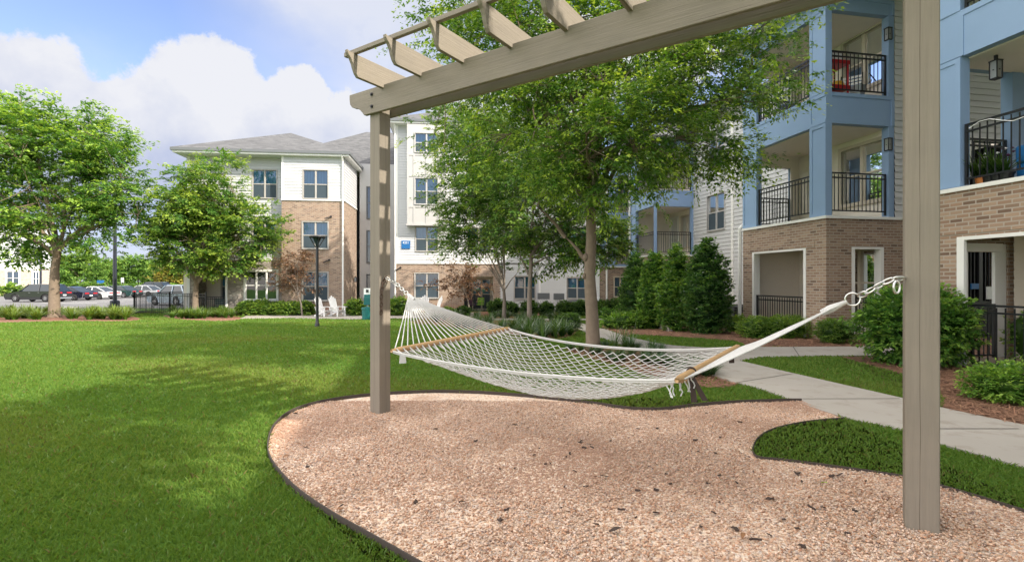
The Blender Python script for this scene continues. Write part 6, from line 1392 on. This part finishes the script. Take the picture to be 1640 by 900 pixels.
# gas meters and other service boxes on the shaded wall
for i, (px0, px1, lab) in enumerate(((861, 880, 'row of grey gas meters on pipes, the left one by the wall corner'), (887, 903, 'row of grey gas meters on pipes, the right one left of the shaded window'))):
    Y = 31.2-i*.9; a, b = at(px0, 470, Y), at(px1, 470, Y); g_ = thing('gas_meter_rack', lab, 'gas meter', (a.x, a.y, gz(30)), 0, 'gas meters'); n = 5; Lr = b.x-a.x
    m = MB()
    m.tube([(0, 0, .35), (Lr, 0, .35)], .025, 6); m.tube([(0, .04, .95), (Lr, .04, .95)], .02, 6)
    for x in (.05, Lr-.05): m.tube([(x, 0, 0), (x, 0, .35)], .025, 6)
    for k in range(n): x = Lr*(k+.5)/n; m.tube([(x-.05, 0, .35), (x-.05, 0, .8)], .016, 5); m.tube([(x+.05, .02, .95), (x+.05, .02, .8)], .016, 5)
    m.build('pipe', 'galv', g_)
    for k in range(n): x = Lr*(k+.5)/n; MB().box(x-.085, x+.085, -.07, .07, .86, 1.25).build('meter', 'gutter_grey', g_, bevel=.02)
def ac(label, px, py, Y, rz=0):
    p = at(px, py, Y); p.z = gz(Y); t = thing('air_conditioner', label, 'air conditioner', p, rz); MB().box(-.36, .36, -.36, .36, .06, .82).build('cabinet', 'gutter_grey', t, bevel=.015)
    m = MB()
    for i in range(9): m.box(-.34, .34, -.372, -.362, .12+.075*i, .16+.075*i)
    m.build('louvre', 'black_metal', t); m = MB()
    for r in (.10, .18, .26, .32): m.loop([(r*math.cos(k*.3142), r*math.sin(k*.3142), .835) for k in range(20)], .008, 4)
    m.build('fan_grille', 'black_metal', t); MB().box(-.45, .45, -.45, .45, -.06, .06).build('slab', 'concrete_kerb', t)
ac('dark air conditioner by the white downspout behind the broad evergreen', 1180, 515, 17.0, R(CR)); ac('dark air conditioner under the shaded wall window', 918, 503, 29.9, R(-39))

# ---------------------------------------------------------------- on the balconies and patios
def rbp(x, y, z): c, s_ = math.cos(R(CR)), math.sin(R(CR)); return Vector((CX+x*c-y*s_, CY+x*s_+y*c, z))
rt = thing('utility_cart', 'red two tier cart on the upper corner balcony behind the black railing', 'cart', rbp(.62, .55, ZS1+.02), R(CR))
for z in (.22, .88): 
    m = MB(); m.box(-.32, .38, -.26, .26, z, z+.03)
    for s in (-1, 1): m.box(-.32, .38, s*.26-.012, s*.26+.012, z+.03, z+.09); 
    m.box(-.33, -.31, -.25, .25, z+.03, z+.09); m.box(.37, .39, -.25, .25, z+.03, z+.09); m.build('shelf', 'red_plastic', rt)
for x in (-.28, .34):
    for y in (-.22, .22): MB().box(x-.018, x+.018, y-.018, y+.018, 0, .88).build('leg', 'red_plastic', rt)
m = MB(); m.lathe([(.001, .0), (.13, .01), (.17, .10), (.13, .2), (.05, .24), (.001, .25)], 0, 0, 10); o = m.build('cloth_bundle', 'yellow_cloth', smooth=False); o.location = rbp(.80, .5, ZS1+.275); tag(o, 'yellow bundle on the lower shelf of the red cart', 'bundle')
m = MB(); m.box(-.2, .2, -.18, .18, 0, .26); o = m.build('storage_box', 'white_plastic', bevel=.02); o.location = rbp(.66, .55, ZS1+.935); o.rotation_euler = (0, 0, R(CR)); tag(o, 'white box standing on top of the red cart', 'box'); MB().box(-.215, .215, -.195, .195, .261, .30).build('lid', 'white_plastic', o, bevel=.01)
m = MB(); m.lathe([(.001, 0), (.14, 0), (.19, .33), (.20, .33), (.20, .35), (.185, .35), (.14, .03)], 0, 0, 14); o = m.build('bucket', 'galv', smooth=False); o.location = rbp(1.35, .42, ZS1+.02); tag(o, 'grey metal tub beside the red cart on the upper balcony', 'tub')
def folding_chair(label, loc, rz, mat):
    c = thing('balcony_chair', label, 'chair', loc, rz); MB().box(-.24, .24, -.22, .22, .42, .45).build('seat', mat, c, bevel=.006); m = MB()
    for i in range(4): m.bar((-.23, .24+.03*i, .56+.1*i), (.23, .24+.03*i, .56+.1*i), .015, .06)
    m.build('backrest', mat, c)
    for s in (-1, 1):
        m = MB(); m.bar((s*.25, -.22, 0), (s*.25, .36, .95), .025); m.build('leg', 'black_metal', c); m = MB(); m.bar((s*.25, .28, 0), (s*.25, -.2, .44), .025); m.build('leg', 'black_metal', c)
    return c
folding_chair('white folding chair at the right end of the upper balcony', rbp(1.50, .80, ZS1+.02), R(-40), 'white_plastic'); folding_chair('chair on the far end of the upper balcony behind the slanting rail', rbp(.75, 2.3, ZS1+.02), R(60), 'blue_paint')
pv = clump_mesh(51, 34, .38, .4, .018, LIR); pots = []
nyb = br('x', NX+.35, 1556, 1618)
for i in range(5):
    y = nyb[0]+(nyb[1]-nyb[0])*(i+.5)/5; t = thing('potted_plant', ['potted trailing plant at the left end of the railing', 'potted dark plant second along the railing from the blue post', 'potted plant with pale flowers in the middle of the railing', 'potted tall leafy plant right of the pale flowers', 'potted plant nearest the blue inner post'][i]+' on the right balcony', 'potted plant', rbp(NX+.35, y, ZF2+.04))
    MB().lathe([(.001, 0), (.08, 0), (.11, .15), (.12, .15), (.12, .18), (.001, .22)], 0, 0, 12).build('pot', 'black_metal' if i != 3 else 'orange_clay', t); o = npmesh('leaves', pv[0]*np.array([1, 1, .8+.25*(i % 3)])+np.array([0, 0, .16]), pv[1], 'leaf', t, col=pv[2])
    if i in (0, 2):
        m = MB(); rr = random.Random(i)
        for q in range(5): z = .40+rr.random()*.2; x, y2 = rr.uniform(-.15, .15), rr.uniform(-.15, .15); m.lathe([(.003, z), (.035, z+.02), (.003, z+.04)], x, y2, 6)
        m.build('flower', 'sign_white' if i == 2 else 'purple', t)
m = MB(); m.box(-.2, .2, -.18, .18, .05, .3); m.box(-.2, .2, .12, .2, .3, .6); o = m.build('cushioned_seat', 'sign_blue', bevel=.03); o.location = rbp(NX+.7, br('x', NX+.7, 1662, 1662)[0], ZF2+.06); o.rotation_euler = (0, 0, R(100)); tag(o, 'blue padded seat at the right edge of the balcony', 'seat'); q = MB().box(-.15, .15, .02, .115, .31, .56).build('cushion', 'pink', o, bevel=.03)
# string of lights looped along the rail is a thin white cord
m = MB(); ny0, ny1 = NY1-NCW-.1, NY0+1; m.tube([rbp(NX+.04, ny0+(ny1-ny0)*t/16, ZF2+1.05+.08*math.sin(t*1.1)) for t in range(17)], .006, 5); tag(m.build('cord', 'sign_white'), 'white cord draped along the top rail of the right balcony', 'cord')
def lbp(x, y, z): return fw(x, y, z)
m = MB(); m.lathe([(.001, 0), (.20, 0), (.26, .25), (.25, .40), (.001, .38)], 0, 0, 12); o = m.build('planter', 'orange_clay', smooth=False); o.location = lbp(pat[1]-.55, 1.2, GZ+.1); tag(o, 'orange clay planter on the stone patio behind the railing', 'planter')
folding_chair('dark green chair on the stone patio behind the tree trunk', lbp(pat[0]+.9, 1.4, GZ+.12), R(20), 'teal_plastic')
folding_chair('lime green backed chair on the brick patio', lbp((pt_[0]+pt_[1])/2+.15, TY+.75, GZ+.12), R(0), 'lime_cloth'); folding_chair('purple chair on the brick patio beside the door', lbp(pt_[0]+.5, TY+.7, GZ+.12), R(25), 'purple')
# a second house far left beyond the lot
fx, fy = at(-20, 468, 68).x, 68; fh = thing('brick_house', 'cream brick apartment house beyond the parking lot at far left', 'building', (fx, fy, -.5), R(28)); FA = Fr(fx, fy, 28)
def fr_(x0, x1, y0, y1): u0, u1 = FA.hit('y', 0, x0)[0], FA.hit('y', 0, x1)[0]; m = (x0+x1)/2; return (u0, u1, FA.hit('y', 0, m, y1)[1]+.5, FA.hit('y', 0, m, y0)[1]+.5)
w1_ = fr_(11, 30, 435, 456); w2_ = fr_(53, 62, 436, 457); w3_ = fr_(53, 64, 410, 425); x1_ = FA.hit('y', 0, 79)[0]; zb_ = fr_(0, 10, 432, 450)[3]
m = MB(); wall(m, 'y', 0, -12, x1_, 0, zb_, [w1_, w2_], th=.3); m.build('brick_wall', 'brick_cream', fh); m = MB(); siding(m, 'y', 0, -12, x1_, zb_+.1, zb_+6.2, [w3_]); siding(m, 'x', x1_, 0, 3, 0, zb_+6.2, out=1); m.build('siding', 'siding_white', fh); MB().box(-12, x1_-.02, .4, 3, 0, zb_+6.1).build('rear_wall', 'siding_taupe', fh)
for w in (w1_, w2_, w3_): window(fh, 'y', 0, *w, trim='white_trim', tw=.16)
m = MB(); hip(m, -12, x1_, 0, 3, zb_+6.3, zb_+7.6); m.build('roof', 'shingle', fh); m = MB(); m.box(-12.03, x1_-.8, -.06, .0, zb_-.02, zb_+.5); m.build('trim', 'white_trim', fh)
p = at(18, 466, 66); p.z = -.5; shrub('bush', 'rounded green bush under the far brick house window', p, rnd_bush(1.1, 1.5, 88, BOX, 200, .14, .22, .4), cat='bush')
# signs at the back of the lot
for px, py0, py1, w, mt, lab in ((161, 449, 456, 11, 'sign_blue', 'blue and white banner sign at the far edge of the lot'), (196, 445, 452, 4, 'sign_white', 'small white sign on a post at the far edge of the lot')):
    p = at(px, py1, 74); z0, z1 = p.z, at(px, py0, 74).z; ww = w*74/F/2; p.z = -.5; t = thing('lot_sign', lab, 'sign', p); MB().box(-ww, ww, -.03, .03, z0+.5, z1+.5).build('sign_panel', mt, t)
    for s in (-1, 1): MB().box(s*ww*.8-.04, s*ww*.8+.04, .031, .08, 0, z1+.45).build('post', 'galv', t)
# ---------------------------------------------------------------- litter on the gravel
rg = random.Random(12); lf = []
for i, (px, py) in enumerate(((458, 738), (930, 712), (968, 769), (576, 741), (491, 722), (1275, 766), (1190, 868), (1210, 872), (1066, 665), (829, 664), (825, 685), (864, 724), (1400, 870), (995, 823), (740, 812), (545, 822), (1185, 680), (1345, 767), (1320, 781), (1300, 820), (985, 858))):
    x, y = gp(px, py); s = rg.uniform(.02, .038); m = MB(); n = 7
    if i % 3 == 1: pts = [Vector((s*2*(t/4-.5), rg.uniform(-.006, .006), .006+rg.uniform(0, .008))) for t in range(5)]; m.tube(pts, .004+.003*rg.random(), 5); nm, cat, mt = 'twig', 'twig', 'dark_brown'
    else:
        up_, dn = [], []
        for t in range(n): u = t/(n-1); w = s*.42*math.sin(math.pi*u)**.8+.0006; z = .008+.01*math.sin(u*3+i); up_.append((s*2*(u-.5), w, z+.006)); dn.append((s*2*(u-.5), -w, z+.009))
        m.v = up_+dn+[(a, b*.2, c-.004) for a, b, c in up_]; m.f = [(t, t+1, n*2+t+1, n*2+t) for t in range(n-1)]+[(n*2+t, n*2+t+1, n+t+1, n+t) for t in range(n-1)]; nm, cat, mt = 'dead_leaf', 'leaf', ('dark_brown' if i % 3 else 'leaf_brown') if i != 18 else 'lime_cloth'
    o = m.build(nm, mt, smooth=True); o.location = (x, y, .024); o.rotation_euler = (0, 0, rg.uniform(0, 6.3))
    tag(o, {'twig': 'dark broken twig lying on the pea gravel', 'dead_leaf': 'curled fallen leaf lying on the pea gravel'}[nm], cat, {'twig': 'twigs on the gravel', 'dead_leaf': 'fallen leaves on the gravel'}[nm])
m = MB(); m.obox((0, 0, 0), (.013, 0, 0), (0, .007, .001), (0, .001, .004)); m.obox((.012, .004, .001), (.008, .005, 0), (-.003, .005, .001), (0, 0, .003)); chip = None
for i in range(90):
    cx_, cy_, sx_, sy_ = ((960, 715, 90, 45), (1050, 760, 160, 60), (760, 760, 180, 60), (1300, 820, 160, 50))[i % 4]; px, py = rg.gauss(cx_, sx_), rg.gauss(cy_, sy_)
    if not 645 < py < 895: continue
    x, y = gp(px, py)
    if not inpoly(np.array([x]), np.array([y]), GRAVEL)[0]: continue
    if chip is None: chip = o = m.build('bark_chip', 'dark_brown', bevel=.001); tag(o, 'small dark chip of bark lying on the pea gravel', 'bark chip', 'bark chips on the gravel')
    else: o = chip.copy(); COL.objects.link(o)
    s = rg.uniform(.5, 1.3); o.location = (x, y, .026); o.rotation_euler = (rg.uniform(-.3, .3), rg.uniform(-.3, .3), rg.uniform(0, 6.3)); o.scale = (s, s*rg.uniform(.6, 1.6), s)
print('objects', len(bpy.data.objects))
